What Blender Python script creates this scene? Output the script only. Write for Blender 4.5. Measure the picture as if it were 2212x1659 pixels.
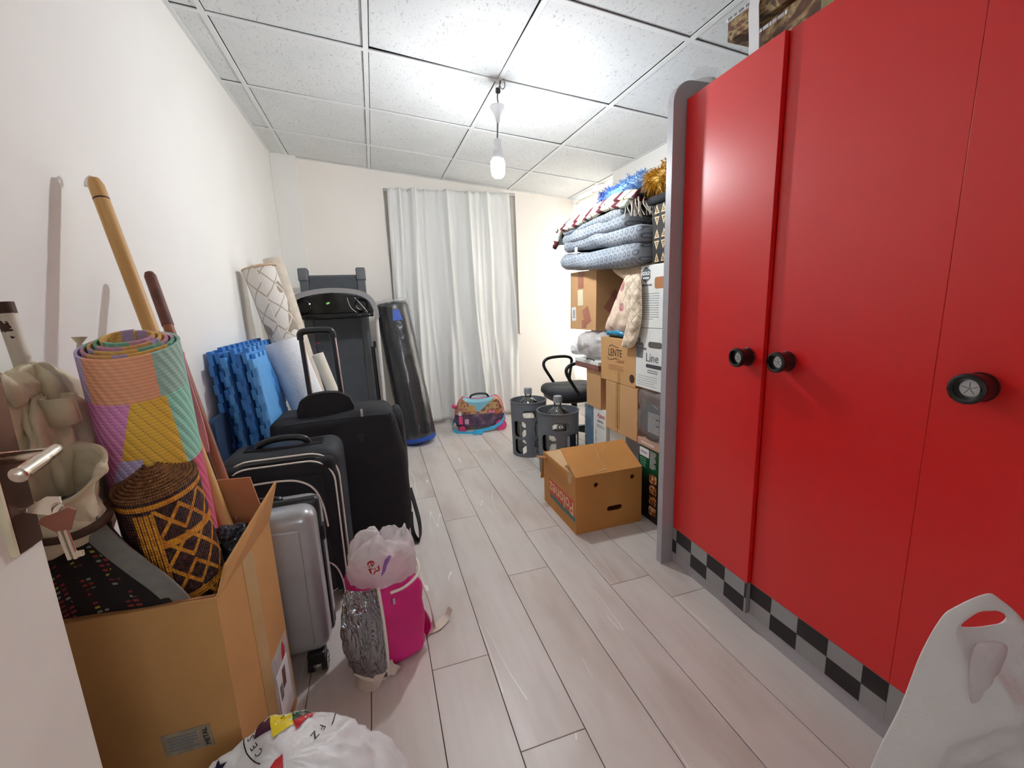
import bpy, bmesh, math, random
from mathutils import Vector, Matrix, noise
from mathutils.bvhtree import BVHTree

for _o in list(bpy.data.objects):
    bpy.data.objects.remove(_o, do_unlink=True)
scene = bpy.context.scene
COL = scene.collection
PI = math.pi
random.seed(7)

# ------------------------------------------------------------------ camera
CAM_H = 1.0772
_R = [[0.9511691882865169, -0.30610598984956977, -0.039702622489783915],
      [-0.09378494901062666, -0.16405446845600724, -0.981982950319752],
      [0.2940774703941554, 0.937755434192631, -0.18475169024596938]]
cam_data = bpy.data.cameras.new('camera')
cam_data.sensor_width = 36.0
cam_data.sensor_fit = 'HORIZONTAL'
cam_data.lens = 916.062 / 2212.0 * 36.0
cam_data.clip_start = 0.02
cam_data.clip_end = 100
camera = bpy.data.objects.new('camera', cam_data)
COL.objects.link(camera)
r_, u_, b_ = Vector(_R[0]), -Vector(_R[1]), -Vector(_R[2])
camera.matrix_world = Matrix(((r_.x, u_.x, b_.x, 0.0), (r_.y, u_.y, b_.y, 0.0),
                              (r_.z, u_.z, b_.z, CAM_H), (0, 0, 0, 1)))
scene.camera = camera

# ------------------------------------------------------------------ world, daylight, exposure
world = bpy.data.worlds.new('overcast_sky')
scene.world = world
world.use_nodes = True
_bg = world.node_tree.nodes['Background']
_bg.inputs[0].default_value = (0.93, 0.965, 1.0, 1)
_bg.inputs[1].default_value = 10.0
scene.view_settings.view_transform = 'Standard'
scene.view_settings.look = 'None'
scene.view_settings.gamma = 1.0
scene.view_settings.use_curve_mapping = False
scene.view_settings.exposure = 0.10
BULB_STRENGTH = 540.0
scene.cycles.diffuse_bounces = 8
scene.cycles.max_bounces = 16
scene.cycles.transparent_max_bounces = 16


def portal(name, loc, direction, sx, sy):
    l = bpy.data.lights.new(name, 'AREA')
    l.shape = 'RECTANGLE'
    l.size = sx
    l.size_y = sy
    l.energy = 1.0
    l.cycles.is_portal = True
    o = bpy.data.objects.new(name, l)
    COL.objects.link(o)
    o.location = loc
    o.rotation_euler = Vector(direction).to_track_quat('-Z', 'Y').to_euler()
    return o


portal('daylight_portal', (2.12, 3.49, 1.15), (-1, 0, 0), 0.84, 1.7)
portal('daylight_portal', (0.30, -1.80, 1.60), (0, 1, 0), 0.84, 0.66)  # portal of the added hall window, fill from behind the camera

# ------------------------------------------------------------------ colour + node helpers


def srgb(r, g=None, b=None):
    if isinstance(r, str):
        h = r.lstrip('#')
        r, g, b = (int(h[i:i + 2], 16) for i in (0, 2, 4))
    def f(c):
        c /= 255.0
        return c / 12.92 if c <= 0.04045 else ((c + 0.055) / 1.055) ** 2.4
    return (f(r), f(g), f(b), 1.0)


class S:
    """A node socket with arithmetic, for writing patterns as expressions."""
    def __init__(self, nt, sock):
        self.nt, self.s = nt, sock

    def _m(self, op, *others):
        n = self.nt.nodes.new('ShaderNodeMath')
        n.operation = op
        for i, o in enumerate((self,) + others):
            if isinstance(o, S):
                self.nt.links.new(o.s, n.inputs[i])
            else:
                n.inputs[i].default_value = o
        return S(self.nt, n.outputs[0])

    def __add__(self, o): return self._m('ADD', o)
    def __sub__(self, o): return self._m('SUBTRACT', o)
    def __mul__(self, o): return self._m('MULTIPLY', o)
    def __truediv__(self, o): return self._m('DIVIDE', o)
    def __gt__(self, o): return self._m('GREATER_THAN', o)
    def __lt__(self, o): return self._m('LESS_THAN', o)
    def fract(self): return self._m('FRACT')
    def floor(self): return self._m('FLOOR')
    def abs(self): return self._m('ABSOLUTE')
    def sin(self): return self._m('SINE')
    def mod(self, o): return self._m('FLOORED_MODULO', o)
    def pingpong(self, o): return self._m('PINGPONG', o)
    def max(self, o): return self._m('MAXIMUM', o)
    def min(self, o): return self._m('MINIMUM', o)
    def sqrt(self): return self._m('SQRT')
    def inv(self): return self * -1.0 + 1.0


class Mat:
    """Small wrapper that builds one procedural material."""
    def __init__(self, name, rough=0.6, metal=0.0, col=None):
        self.m = bpy.data.materials.new(name)
        self.m.use_nodes = True
        self.nt = self.m.node_tree
        self.b = self.nt.nodes['Principled BSDF']
        self.b.inputs['Roughness'].default_value = rough
        self.b.inputs['Metallic'].default_value = metal
        self.tc = self.nt.nodes.new('ShaderNodeTexCoord')
        if col is not None:
            self.b.inputs['Base Color'].default_value = col

    def coord(self, kind='Object', scale=(1, 1, 1), rand=0.0):
        mp = self.nt.nodes.new('ShaderNodeMapping')
        self.nt.links.new(self.tc.outputs[kind], mp.inputs[0])
        mp.inputs['Scale'].default_value = scale
        if rand:
            oi = self.nt.nodes.new('ShaderNodeObjectInfo')
            cx = self.nt.nodes.new('ShaderNodeVectorMath')
            cx.operation = 'SCALE'
            cx.inputs[0].default_value = (rand, rand * 1.7, rand * 0.6)
            self.nt.links.new(oi.outputs['Random'], cx.inputs['Scale'])
            self.nt.links.new(cx.outputs[0], mp.inputs['Location'])
        return mp.outputs[0]

    def rand(self):
        oi = self.nt.nodes.new('ShaderNodeObjectInfo')
        return S(self.nt, oi.outputs['Random'])

    def xyz(self, kind='Object', scale=(1, 1, 1)):
        sp = self.nt.nodes.new('ShaderNodeSeparateXYZ')
        self.nt.links.new(self.coord(kind, scale), sp.inputs[0])
        return [S(self.nt, o) for o in sp.outputs]

    def noise(self, scale=5.0, detail=3.0, vec=None, rough=0.55, dist=0.0):
        n = self.nt.nodes.new('ShaderNodeTexNoise')
        n.inputs['Scale'].default_value = scale
        n.inputs['Detail'].default_value = detail
        n.inputs['Roughness'].default_value = rough
        n.inputs['Distortion'].default_value = dist
        self.nt.links.new(vec if vec is not None else self.coord(), n.inputs['Vector'])
        return S(self.nt, n.outputs[0])

    def voronoi(self, scale=10.0, vec=None, feature='F1', out=0, randomness=1.0):
        n = self.nt.nodes.new('ShaderNodeTexVoronoi')
        n.feature = feature
        n.inputs['Scale'].default_value = scale
        if 'Randomness' in n.inputs:
            n.inputs['Randomness'].default_value = randomness
        self.nt.links.new(vec if vec is not None else self.coord(), n.inputs['Vector'])
        return S(self.nt, n.outputs[out])

    def ramp(self, s, stops, interp='LINEAR'):
        n = self.nt.nodes.new('ShaderNodeValToRGB')
        cr = n.color_ramp
        cr.interpolation = interp
        while len(cr.elements) < len(stops):
            cr.elements.new(0.5)
        for e, (p, c) in zip(cr.elements, stops):
            e.position = p
            e.color = c if len(c) == 4 else (*c, 1)
        self.nt.links.new(s.s, n.inputs[0])
        return n.outputs[0]

    def mix(self, f, a, b):
        n = self.nt.nodes.new('ShaderNodeMix')
        n.data_type = 'RGBA'
        if isinstance(f, S):
            self.nt.links.new(f.s, n.inputs[0])
        else:
            n.inputs[0].default_value = f
        for i, c in ((6, a), (7, b)):
            if isinstance(c, tuple):
                n.inputs[i].default_value = c
            else:
                self.nt.links.new(c, n.inputs[i])
        return n.outputs[2]

    def color(self, c):
        if isinstance(c, tuple):
            self.b.inputs['Base Color'].default_value = c
        else:
            self.nt.links.new(c, self.b.inputs['Base Color'])
        return self

    def bump(self, s, strength=0.3, dist=0.01):
        n = self.nt.nodes.new('ShaderNodeBump')
        n.inputs['Strength'].default_value = strength
        n.inputs['Distance'].default_value = dist
        self.nt.links.new(s.s, n.inputs['Height'])
        self.nt.links.new(n.outputs[0], self.b.inputs['Normal'])
        return self

    def roughness(self, s):
        self.nt.links.new(s.s, self.b.inputs['Roughness'])
        return self

    def set(self, **kw):
        for k, v in kw.items():
            self.b.inputs[k.replace('_', ' ')].default_value = v
        return self


def plain(name, c, rough=0.6, metal=0.0, var=0.06, vs=9.0, bump=0.0, bs=120.0, bd=0.002):
    m = Mat(name, rough, metal)
    if var:
        n = m.noise(vs, 3)
        d = tuple(max(0, x * (1 - var * 2)) for x in c[:3]) + (1,)
        l = tuple(min(1, x * (1 + var * 2)) for x in c[:3]) + (1,)
        m.color(m.ramp(n, [(0.3, d), (0.7, l)]))
    else:
        m.color(c)
    if bump:
        m.bump(m.noise(bs, 2), bump, bd)
    return m.m


# ------------------------------------------------------------------ geometry helpers: every g* returns (verts, faces)
def xf(g, M):
    return ([M @ Vector(v) for v in g[0]], g[1]) + tuple(g[2:])


def T(x=0, y=0, z=0): return Matrix.Translation((x, y, z))
def RX(d): return Matrix.Rotation(math.radians(d), 4, 'X')
def RY(d): return Matrix.Rotation(math.radians(d), 4, 'Y')
def RZ(d): return Matrix.Rotation(math.radians(d), 4, 'Z')


def frame(o, ex, ey, ez=None):
    ex, ey = Vector(ex).normalized(), Vector(ey).normalized()
    ez = Vector(ez).normalized() if ez is not None else ex.cross(ey).normalized()
    return Matrix(((ex.x, ey.x, ez.x, o[0]), (ex.y, ey.y, ez.y, o[1]), (ex.z, ey.z, ez.z, o[2]), (0, 0, 0, 1)))


def axis_frame(p0, p1, hint=(1, 0, 0)):
    ez = (Vector(p1) - Vector(p0)).normalized()
    ex = Vector(hint)
    ex = (ex - ez * ex.dot(ez)).normalized()
    ey = ez.cross(ex)
    return frame(p0, ex, ey, ez)


def join(*gs):
    V, F = [], []
    for g in gs:
        n = len(V)
        V += list(g[0])
        F += [tuple(i + n for i in f) for f in g[1]]
    return V, F


def gbox(cx, cy, cz, sx, sy, sz, bev=0.0, seg=2, cuts=0):
    bm = bmesh.new()
    bmesh.ops.create_cube(bm, size=1.0)
    for v in bm.verts:
        v.co = Vector((v.co.x * sx, v.co.y * sy, v.co.z * sz))
    if bev:
        bmesh.ops.bevel(bm, geom=list(bm.edges), offset=bev, segments=seg, affect='EDGES', profile=0.5)
    if cuts:
        bmesh.ops.subdivide_edges(bm, edges=[e for e in bm.edges if e.calc_length() > 0.03], cuts=cuts, use_grid_fill=True)
    g = bm_out(bm, Vector((cx, cy, cz)))
    return g


def bm_out(bm, off=Vector((0, 0, 0))):
    bm.verts.index_update()
    V = [v.co + off for v in bm.verts]
    F = [tuple(v.index for v in f.verts) for f in bm.faces]
    bm.free()
    return V, F


def bx(x0, x1, y0, y1, z0, z1, bev=0.0, seg=2, cuts=0):
    return gbox((x0 + x1) / 2, (y0 + y1) / 2, (z0 + z1) / 2, x1 - x0, y1 - y0, z1 - z0, bev, seg, cuts)


def gprism(pts, h, M=None):
    """2-D outline (counter-clockwise) extruded from z=0 to z=h."""
    n = len(pts)
    V = [Vector((p[0], p[1], 0)) for p in pts] + [Vector((p[0], p[1], h)) for p in pts]
    F = [tuple(range(n - 1, -1, -1)), tuple(range(n, 2 * n))]
    F += [(i, (i + 1) % n, n + (i + 1) % n, n + i) for i in range(n)]
    g = (V, F)
    return xf(g, M) if M is not None else g


def glathe(prof, n=32, M=None, cap=True):
    V, F = [], []
    for r, z in prof:
        for k in range(n):
            a = 2 * PI * k / n
            V.append(Vector((r * math.cos(a), r * math.sin(a), z)))
    m = len(prof)
    for j in range(m - 1):
        for k in range(n):
            F.append((j * n + k, j * n + (k + 1) % n, (j + 1) * n + (k + 1) % n, (j + 1) * n + k))
    if cap:
        F.append(tuple(range(n - 1, -1, -1)))
        F.append(tuple(range((m - 1) * n, m * n)))
    g = (V, F)
    return xf(g, M) if M is not None else g


def gcyl(p0, p1, r, n=16, r2=None):
    p0, p1 = Vector(p0), Vector(p1)
    L = (p1 - p0).length
    hint = (1, 0, 0) if abs((p1 - p0).normalized().x) < 0.9 else (0, 1, 0)
    return glathe([(r, 0), (r2 if r2 is not None else r, L)], n, axis_frame(p0, p1, hint))


def smooth_path(pts, k=6):
    """Catmull-Rom through points."""
    P = [Vector(p) for p in pts]
    P = [P[0] * 2 - P[1]] + P + [P[-1] * 2 - P[-2]]
    out = []
    for i in range(1, len(P) - 2):
        for j in range(k):
            t = j / k
            a, b, c, d = P[i - 1], P[i], P[i + 1], P[i + 2]
            out.append(0.5 * ((2 * b) + (c - a) * t + (2 * a - 5 * b + 4 * c - d) * t * t + (3 * b - a - 3 * c + d) * t ** 3))
    out.append(P[-2])
    return out


def gtube(pts, r, n=8, closed=False):
    P = [Vector(p) for p in pts]
    m = len(P)
    V, F = [], []
    prev = None
    for i in range(m):
        if closed:
            t = (P[(i + 1) % m] - P[i - 1]).normalized()
        else:
            t = (P[min(i + 1, m - 1)] - P[max(i - 1, 0)]).normalized()
        if prev is None:
            h = Vector((0, 0, 1)) if abs(t.z) < 0.9 else Vector((1, 0, 0))
            ex = (h - t * h.dot(t)).normalized()
        else:
            ex = (prev - t * prev.dot(t)).normalized()
        prev = ex
        ey = t.cross(ex)
        rr = r[i] if isinstance(r, (list, tuple)) else r
        for k in range(n):
            a = 2 * PI * k / n
            V.append(P[i] + ex * (rr * math.cos(a)) + ey * (rr * math.sin(a)))
    for i in range(m if closed else m - 1):
        j = (i + 1) % m
        for k in range(n):
            F.append((i * n + k, i * n + (k + 1) % n, j * n + (k + 1) % n, j * n + k))
    if not closed:
        F.append(tuple(range(n - 1, -1, -1)))
        F.append(tuple(range((m - 1) * n, m * n)))
    return V, F


def gribbon(pts, wdir, w, t):
    """Strap of width w along wdir (vector or list) and thickness t following pts."""
    P = [Vector(p) for p in pts]
    m = len(P)
    V, F = [], []
    for i in range(m):
        tg = (P[min(i + 1, m - 1)] - P[max(i - 1, 0)]).normalized()
        wd = Vector(wdir[i] if isinstance(wdir, list) else wdir)
        wd = (wd - tg * wd.dot(tg)).normalized()
        nn = tg.cross(wd).normalized()
        for a, b in ((-1, -1), (1, -1), (1, 1), (-1, 1)):
            V.append(P[i] + wd * (a * w / 2) + nn * (b * t / 2))
    for i in range(m - 1):
        for k in range(4):
            F.append((i * 4 + k, i * 4 + (k + 1) % 4, (i + 1) * 4 + (k + 1) % 4, (i + 1) * 4 + k))
    F.append((3, 2, 1, 0))
    e = (m - 1) * 4
    F.append((e, e + 1, e + 2, e + 3))
    return V, F


def gsuper(a, b, c, e1=0.6, e2=0.6, nu=40, nv=20, M=None):
    """Super-ellipsoid cushion."""
    def p(x, e): return math.copysign(abs(x) ** e, x)
    V, F = [], []
    for j in range(1, nv):
        v = -PI / 2 + PI * j / nv
        for k in range(nu):
            u = 2 * PI * k / nu
            V.append(Vector((a * p(math.cos(v), e1) * p(math.cos(u), e2), b * p(math.cos(v), e1) * p(math.sin(u), e2), c * p(math.sin(v), e1))))
    for j in range(nv - 2):
        for k in range(nu):
            F.append((j * nu + k, j * nu + (k + 1) % nu, (j + 1) * nu + (k + 1) % nu, (j + 1) * nu + k))
    s = len(V)
    V.append(Vector((0, 0, -c)))
    V.append(Vector((0, 0, c)))
    for k in range(nu):
        F.append((s, (k + 1) % nu, k))
        F.append((s + 1, (nv - 2) * nu + k, (nv - 2) * nu + (k + 1) % nu))
    g = (V, F)
    return xf(g, M) if M is not None else g


def gsurf(fn, nu, nv):
    """Open surface fn(u,v), u,v in 0..1; also returns uv."""
    V, F, UV = [], [], []
    for j in range(nv + 1):
        for i in range(nu + 1):
            V.append(Vector(fn(i / nu, j / nv)))
            UV.append((i / nu, j / nv))
    for j in range(nv):
        for i in range(nu):
            a = j * (nu + 1) + i
            F.append((a, a + 1, a + nu + 2, a + nu + 1))
    return V, F, UV


def thick(g, t):
    """Turn an open surface into a closed sheet of thickness t."""
    bm = bmesh.new()
    vs = [bm.verts.new(v) for v in g[0]]
    for f in g[1]:
        bm.faces.new([vs[i] for i in f])
    bm.normal_update()
    nv = len(vs)
    V = [v.co.copy() for v in bm.verts] + [v.co - v.normal * t for v in bm.verts]
    F = [tuple(f) for f in g[1]] + [tuple(i + nv for i in reversed(f)) for f in g[1]]
    bm.verts.index_update()
    for e in bm.edges:
        if e.is_boundary:
            l = e.link_loops[0]
            a, b = l.vert.index, l.link_loop_next.vert.index
            F.append((b, a, a + nv, b + nv))
    bm.free()
    uv = (list(g[2]) + list(g[2]),) if len(g) > 2 else ()
    return (V, F) + uv


def ndisp(g, amp, scale, seed=0.0, ridge=False):
    bm = bmesh.new()
    vs = [bm.verts.new(v) for v in g[0]]
    for f in g[1]:
        try:
            bm.faces.new([vs[i] for i in f])
        except ValueError:
            pass
    bm.normal_update()
    out = []
    for v in bm.verts:
        q = v.co * scale + Vector((seed * 3.1, seed * 1.7, seed))
        d = noise.fractal(q, 1.0, 2.0, 3)
        if ridge:
            d = 0.5 - abs(d) * 1.6
        out.append(v.co + v.normal * (amp * d))
    bm.free()
    return (out, g[1]) + tuple(g[2:])


def groll(r0, r1, h, turns, th, seg=40, tele=0.0, flare=0.0, nh=1, slant=0.0):
    """Rolled sheet: spiral cross-section of thickness th, height h. UV in metres (arc, height)."""
    n = int(turns * seg)
    V, F, UV = [], [], []
    arc = 0.0
    prev = None
    for i in range(n + 1):
        t = i / n
        r = r0 + (r1 - r0) * t
        if flare and t > 1 - 0.6 / turns:
            r += flare * ((t - (1 - 0.6 / turns)) / (0.6 / turns)) ** 2
        a = 2 * PI * turns * t
        c = Vector((math.cos(a), math.sin(a), 0))
        o = c * r
        if prev is not None:
            arc += (o - prev).length
        prev = o
        dz = tele * (1 - t) ** 1.3
        for k in range(nh + 1):
            z = h * k / nh
            V.append(o + Vector((0, 0, z + dz + slant * o.x * k / nh)))
            UV.append((arc, z))
        for k in range(nh + 1):
            z = h * k / nh
            V.append(o - c * th + Vector((0, 0, z + dz + slant * (o - c * th).x * k / nh)))
            UV.append((arc, z))
    UV = [(a - arc, z) for a, z in UV]
    w = 2 * (nh + 1)
    for i in range(n):
        for k in range(nh):
            a, b = i * w + k, (i + 1) * w + k
            F.append((a, b, b + 1, a + 1))
            a, b = a + nh + 1, b + nh + 1
            F.append((a, a + 1, b + 1, b))
        a, b = i * w, (i + 1) * w
        F.append((a + nh, b + nh, b + 2 * nh + 1, a + 2 * nh + 1))
        F.append((a, a + nh + 1, b + nh + 1, b))
    for i, rev in ((0, False), (n, True)):
        for k in range(nh):
            q = (i * w + k, i * w + k + 1, i * w + nh + 2 + k, i * w + nh + 1 + k)
            F.append(q if not rev else tuple(reversed(q)))
    return V, F, UV


def rrect(w, h, r, n=6):
    out = []
    for cx, cy, a0 in ((w / 2 - r, h / 2 - r, 0), (-w / 2 + r, h / 2 - r, 90), (-w / 2 + r, -h / 2 + r, 180), (w / 2 - r, -h / 2 + r, 270)):
        for k in range(n + 1):
            a = math.radians(a0 + 90 * k / n)
            out.append((cx + r * math.cos(a), cy + r * math.sin(a)))
    return out


# ------------------------------------------------------------------ scene objects
WM = {}


def tag(o, label=None, cat=None, group=None, kind=None):
    if label: o['label'] = label
    if cat: o['category'] = cat
    if group: o['group'] = group
    if kind: o['kind'] = kind
    return o


def thing(name, label, cat, loc=(0, 0, 0), M=None, group=None):
    o = bpy.data.objects.new(name, None)
    COL.objects.link(o)
    o.empty_display_size = 0.05
    M = T(*loc) if M is None else M
    o.matrix_world = M
    WM[o.name] = M.copy()
    return tag(o, label, cat, group)


def put(name, g, mat, parent=None, smooth=None, local=False, label=None, cat=None, group=None, kind=None, auto=40):
    """Make one mesh object. Verts are world coordinates unless local=True (then in the root's space)."""
    V = [Vector(v) for v in g[0]]
    me = bpy.data.meshes.new(name)
    if parent is not None:
        Mp = WM[parent.name]
        if not local:
            Mi = Mp.inverted()
            V = [Mi @ v for v in V]
        base = None
    else:
        xs = [v.x for v in V]; ys = [v.y for v in V]; zs = [v.z for v in V]
        base = Vector(((min(xs) + max(xs)) / 2, (min(ys) + max(ys)) / 2, min(zs)))
        V = [v - base for v in V]
    me.from_pydata([tuple(v) for v in V], [], [tuple(f) for f in g[1]])
    if len(g) > 2:
        uvl = me.uv_layers.new(name='UVMap')
        for l in me.loops:
            uvl.data[l.index].uv = g[2][l.vertex_index]
    if mat is not None:
        me.materials.append(mat)
    me.validate()
    if smooth is not False:
        me.shade_smooth()
        if smooth is None:
            me.set_sharp_from_angle(angle=math.radians(auto))
    o = bpy.data.objects.new(name, me)
    COL.objects.link(o)
    if smooth is None and len(V) < 4000:
        wn = o.modifiers.new('weighted_normal', 'WEIGHTED_NORMAL')
        wn.keep_sharp = True
        wn.weight = 60
    if parent is not None:
        o.parent = parent
        WM[o.name] = WM[parent.name]
    else:
        o.location = base
        WM[o.name] = T(*base)
    return tag(o, label, cat, group, kind)


def dup(root, M):
    """Copy a thing with its parts and sub-parts to matrix M."""
    def rec(o, par):
        c = o.copy()
        COL.objects.link(c)
        c.parent = par
        for ch in o.children:
            rec(ch, c)
        return c
    c = rec(root, None)
    c.matrix_world = M
    WM[c.name] = M.copy()
    return c


def text_geo(s, size, font_shear=0.0, spacing=1.0, ext=0.0004, bold=0.0):
    cu = bpy.data.curves.new('lettering_curve', 'FONT')
    cu.body = s
    cu.size = size
    cu.align_x = 'CENTER'
    cu.align_y = 'CENTER'
    cu.extrude = ext
    cu.offset = bold
    cu.shear = font_shear
    cu.space_character = spacing
    cu.resolution_u = 3
    o = bpy.data.objects.new('lettering_tmp', cu)
    COL.objects.link(o)
    dg = bpy.context.evaluated_depsgraph_get()
    me = bpy.data.meshes.new_from_object(o.evaluated_get(dg))
    V = [v.co.copy() for v in me.vertices]
    F = [tuple(p.vertices) for p in me.polygons]
    bpy.data.objects.remove(o)
    bpy.data.curves.remove(cu)
    bpy.data.meshes.remove(me)
    return V, F


def lettering(s, size, M, mat, parent, name='lettering', sx=1.0, **kw):
    g = text_geo(s, size, **kw)
    g = ([Vector((v.x * sx, v.y, v.z)) for v in g[0]], g[1])
    return put(name, xf(g, M), mat, parent, smooth=False)


def face_x(x, y, z, roll=0.0):
    """Frame on a face looking towards -X."""
    return frame((x, y, z), (0, -1, 0), (0, 0, 1)) @ RZ(roll)


def face_y(x, y, z, roll=0.0):
    """Frame on a face looking towards -Y."""
    return frame((x, y, z), (1, 0, 0), (0, 0, 1)) @ RZ(roll)


def decal(w, h, M, t=0.0006):
    return xf(gbox(0, 0, 0, w, h, t), M)


def text_lines(w, h, n, M, seed=0, t=0.0006, ht=0.35):
    """Rows of tiny printed words too small to read."""
    rnd = random.Random(seed)
    gs = []
    for i in range(n):
        y = h / 2 - (i + 0.5) * h / n
        x = -w / 2
        end = w / 2 - (rnd.random() * 0.35 * w if i % 4 == 3 else 0)
        while x < end:
            l = min(w * (0.05 + rnd.random() * 0.13), end - x)
            gs.append(xf(gbox(x + l / 2, y, 0, l, h / n * ht, t), M))
            x += l + w * 0.025
    return join(*gs)


def cling(g, surf, M, lift=0.0008, cuts=0):
    """Lay a flat print onto a crumpled surface by dropping its points along -Z of M."""
    bvh = BVHTree.FromPolygons([tuple(v) for v in surf[0]], [tuple(f) for f in surf[1]])
    if cuts:
        bm = bmesh.new()
        vs = [bm.verts.new(v) for v in g[0]]
        for f in g[1]:
            bm.faces.new([vs[i] for i in f])
        bmesh.ops.triangulate(bm, faces=list(bm.faces))
        bmesh.ops.subdivide_edges(bm, edges=list(bm.edges), cuts=cuts, use_grid_fill=True)
        g = bm_out(bm)
    d = -(M.to_3x3() @ Vector((0, 0, 1))).normalized()
    V = []
    for v in g[0]:
        o = M @ Vector((v.x, v.y, 0.0))
        loc, nrm, _i, _d = bvh.ray_cast(o - d * 0.3, d)
        V.append((loc - d * lift) if loc is not None else None)
    F = [f for f in g[1] if all(V[i] is not None for i in f)]
    use = sorted({i for f in F for i in f})
    idx = {i: k for k, i in enumerate(use)}
    return [V[i] for i in use], [tuple(idx[i] for i in f) for f in F]


def flat_poly(pts):
    return [Vector((p[0], p[1], 0)) for p in pts], [tuple(range(len(pts)))]


def star_poly(r, n=5, rot=90):
    return [((r if k % 2 == 0 else r * 0.42) * math.cos(math.radians(rot + 180 * k / n)), (r if k % 2 == 0 else r * 0.42) * math.sin(math.radians(rot + 180 * k / n))) for k in range(2 * n)]


def arc_poly(r0, r1, a0, a1, n=24):
    A = [math.radians(a0 + (a1 - a0) * k / n) for k in range(n + 1)]
    return [(r1 * math.cos(a), r1 * math.sin(a)) for a in A] + [(r0 * math.cos(a), r0 * math.sin(a)) for a in reversed(A)]


def in_poly(x, z, P):
    c = False
    for (ax, az), (bx_, bz) in zip(P, P[1:] + P[:1]):
        if (az > z) != (bz > z) and x < (bx_ - ax) * (z - az) / (bz - az) + ax: c = not c
    return c


def edge_dist(x, z, P):
    best = 9
    for (ax, az), (bx_, bz) in zip(P, P[1:] + P[:1]):
        dx, dz = bx_ - ax, bz - az
        t = max(0, min(1, ((x - ax) * dx + (z - az) * dz) / (dx * dx + dz * dz)))
        best = min(best, math.hypot(x - ax - t * dx, z - az - t * dz))
    return best


def inflate(out, M, bulge, soft, hole=None, res=70, power=0.5, back=0.7, wr=0.0, wsc=12.0, seed=0.0, smooth=10):
    """Closed soft shape with the given outline in the XY plane of M, puffed out along +Z (and a bit along -Z)."""
    def rounded(P):
        Q = smooth_path([(a, b, 0) for a, b in [P[-1]] + P + P[:2]], 6)
        return [(q.x, q.y) for q in Q[6:-6]][:-1]
    out = rounded(out)
    if hole: hole = rounded(hole)
    xs_, zs_ = [p[0] for p in out], [p[1] for p in out]
    X0, X1, Z0, Z1 = min(xs_), max(xs_), min(zs_), max(zs_)
    st = max(X1 - X0, Z1 - Z0) / res
    nx, nz = int((X1 - X0) / st) + 1, int((Z1 - Z0) / st) + 1
    bm = bmesh.new()
    g = {}
    def V(i, j):
        if (i, j) not in g: g[i, j] = bm.verts.new((X0 + st * i, Z0 + st * j, 0))
        return g[i, j]
    for i in range(nx):
        for j in range(nz):
            x, z = X0 + st * (i + .5), Z0 + st * (j + .5)
            if in_poly(x, z, out) and not (hole and in_poly(x, z, hole)):
                bm.faces.new((V(i, j), V(i + 1, j), V(i + 1, j + 1), V(i, j + 1)))
    def snap(x, z):
        best = (9, x, z)
        for P in ([out, hole] if hole else [out]):
            for (ax, az), (bx_, bz) in zip(P, P[1:] + P[:1]):
                dx, dz = bx_ - ax, bz - az
                t = max(0, min(1, ((x - ax) * dx + (z - az) * dz) / (dx * dx + dz * dz + 1e-12)))
                d = math.hypot(x - ax - t * dx, z - az - t * dz)
                if d < best[0]: best = (d, ax + t * dx, az + t * dz)
        return best[1:]
    for v in [v for v in bm.verts if v.is_boundary]:
        v.co.x, v.co.y = snap(v.co.x, v.co.y)
    for _ in range(3):
        bmesh.ops.smooth_vert(bm, verts=[v for v in bm.verts if not v.is_boundary], factor=0.3)
    Vs, F = bm_out(bm)
    n = len(Vs)
    fr, bk_ = [], []
    for v in Vs:
        d = edge_dist(v.x, v.y, out)
        if hole: d = min(d, edge_dist(v.x, v.y, hole) * 1.2)
        b = bulge * max(0.0, 1 - math.exp(-d / soft)) ** power
        w_ = wr * (noise.fractal(Vector((v.x * wsc, v.y * wsc, seed)), 1.0, 2.0, 3) + 0.7 * (0.4 - abs(noise.noise(Vector((v.x * wsc * 1.3, v.y * wsc * 0.7, seed + 4)))))) * min(1, d / soft)
        fr.append(M @ Vector((v.x, v.y, 0.001 + b + w_)))
        bk_.append(M @ Vector((v.x, v.y, -0.001 - b * back)))
    cnt = {}
    nb = [set() for _ in range(n)]
    for f in F:
        for a, b in zip(f, f[1:] + f[:1]):
            cnt[(a, b)] = 1
            nb[a].add(b)
            nb[b].add(a)
    rim = {i for a, b in cnt if (b, a) not in cnt for i in (a, b)}
    for L_ in (fr, bk_):
        for _ in range(4):
            L_[:] = [v if i in rim else v * 0.5 + sum((L_[k] for k in nb[i]), Vector()) * (0.5 / len(nb[i])) for i, v in enumerate(L_)]
    FF = [tuple(f) for f in F] + [tuple(i + n for i in reversed(f)) for f in F]
    for a, b in cnt:
        if (b, a) not in cnt: FF.append((b, a, a + n, b + n))
    return fr + bk_, FF
# ------------------------------------------------------------------ shared materials
M_ = {}


def wall_mat(name, c):
    m = Mat(name, 0.62)
    n = m.noise(2.2, 4)
    m.color(m.ramp(n, [(0.3, tuple(x * 0.965 for x in c[:3])), (0.7, c)]))
    m.bump(m.noise(160, 3), 0.12, 0.0015)
    return m.m


M_['wall'] = wall_mat('white_wall_paint', srgb(238, 236, 232))
M_['wall_b'] = wall_mat('cream_wall_paint', srgb(243, 237, 230))
M_['white_gloss'] = plain('white_gloss_paint', srgb(236, 232, 224), 0.3, var=0.015)

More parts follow.
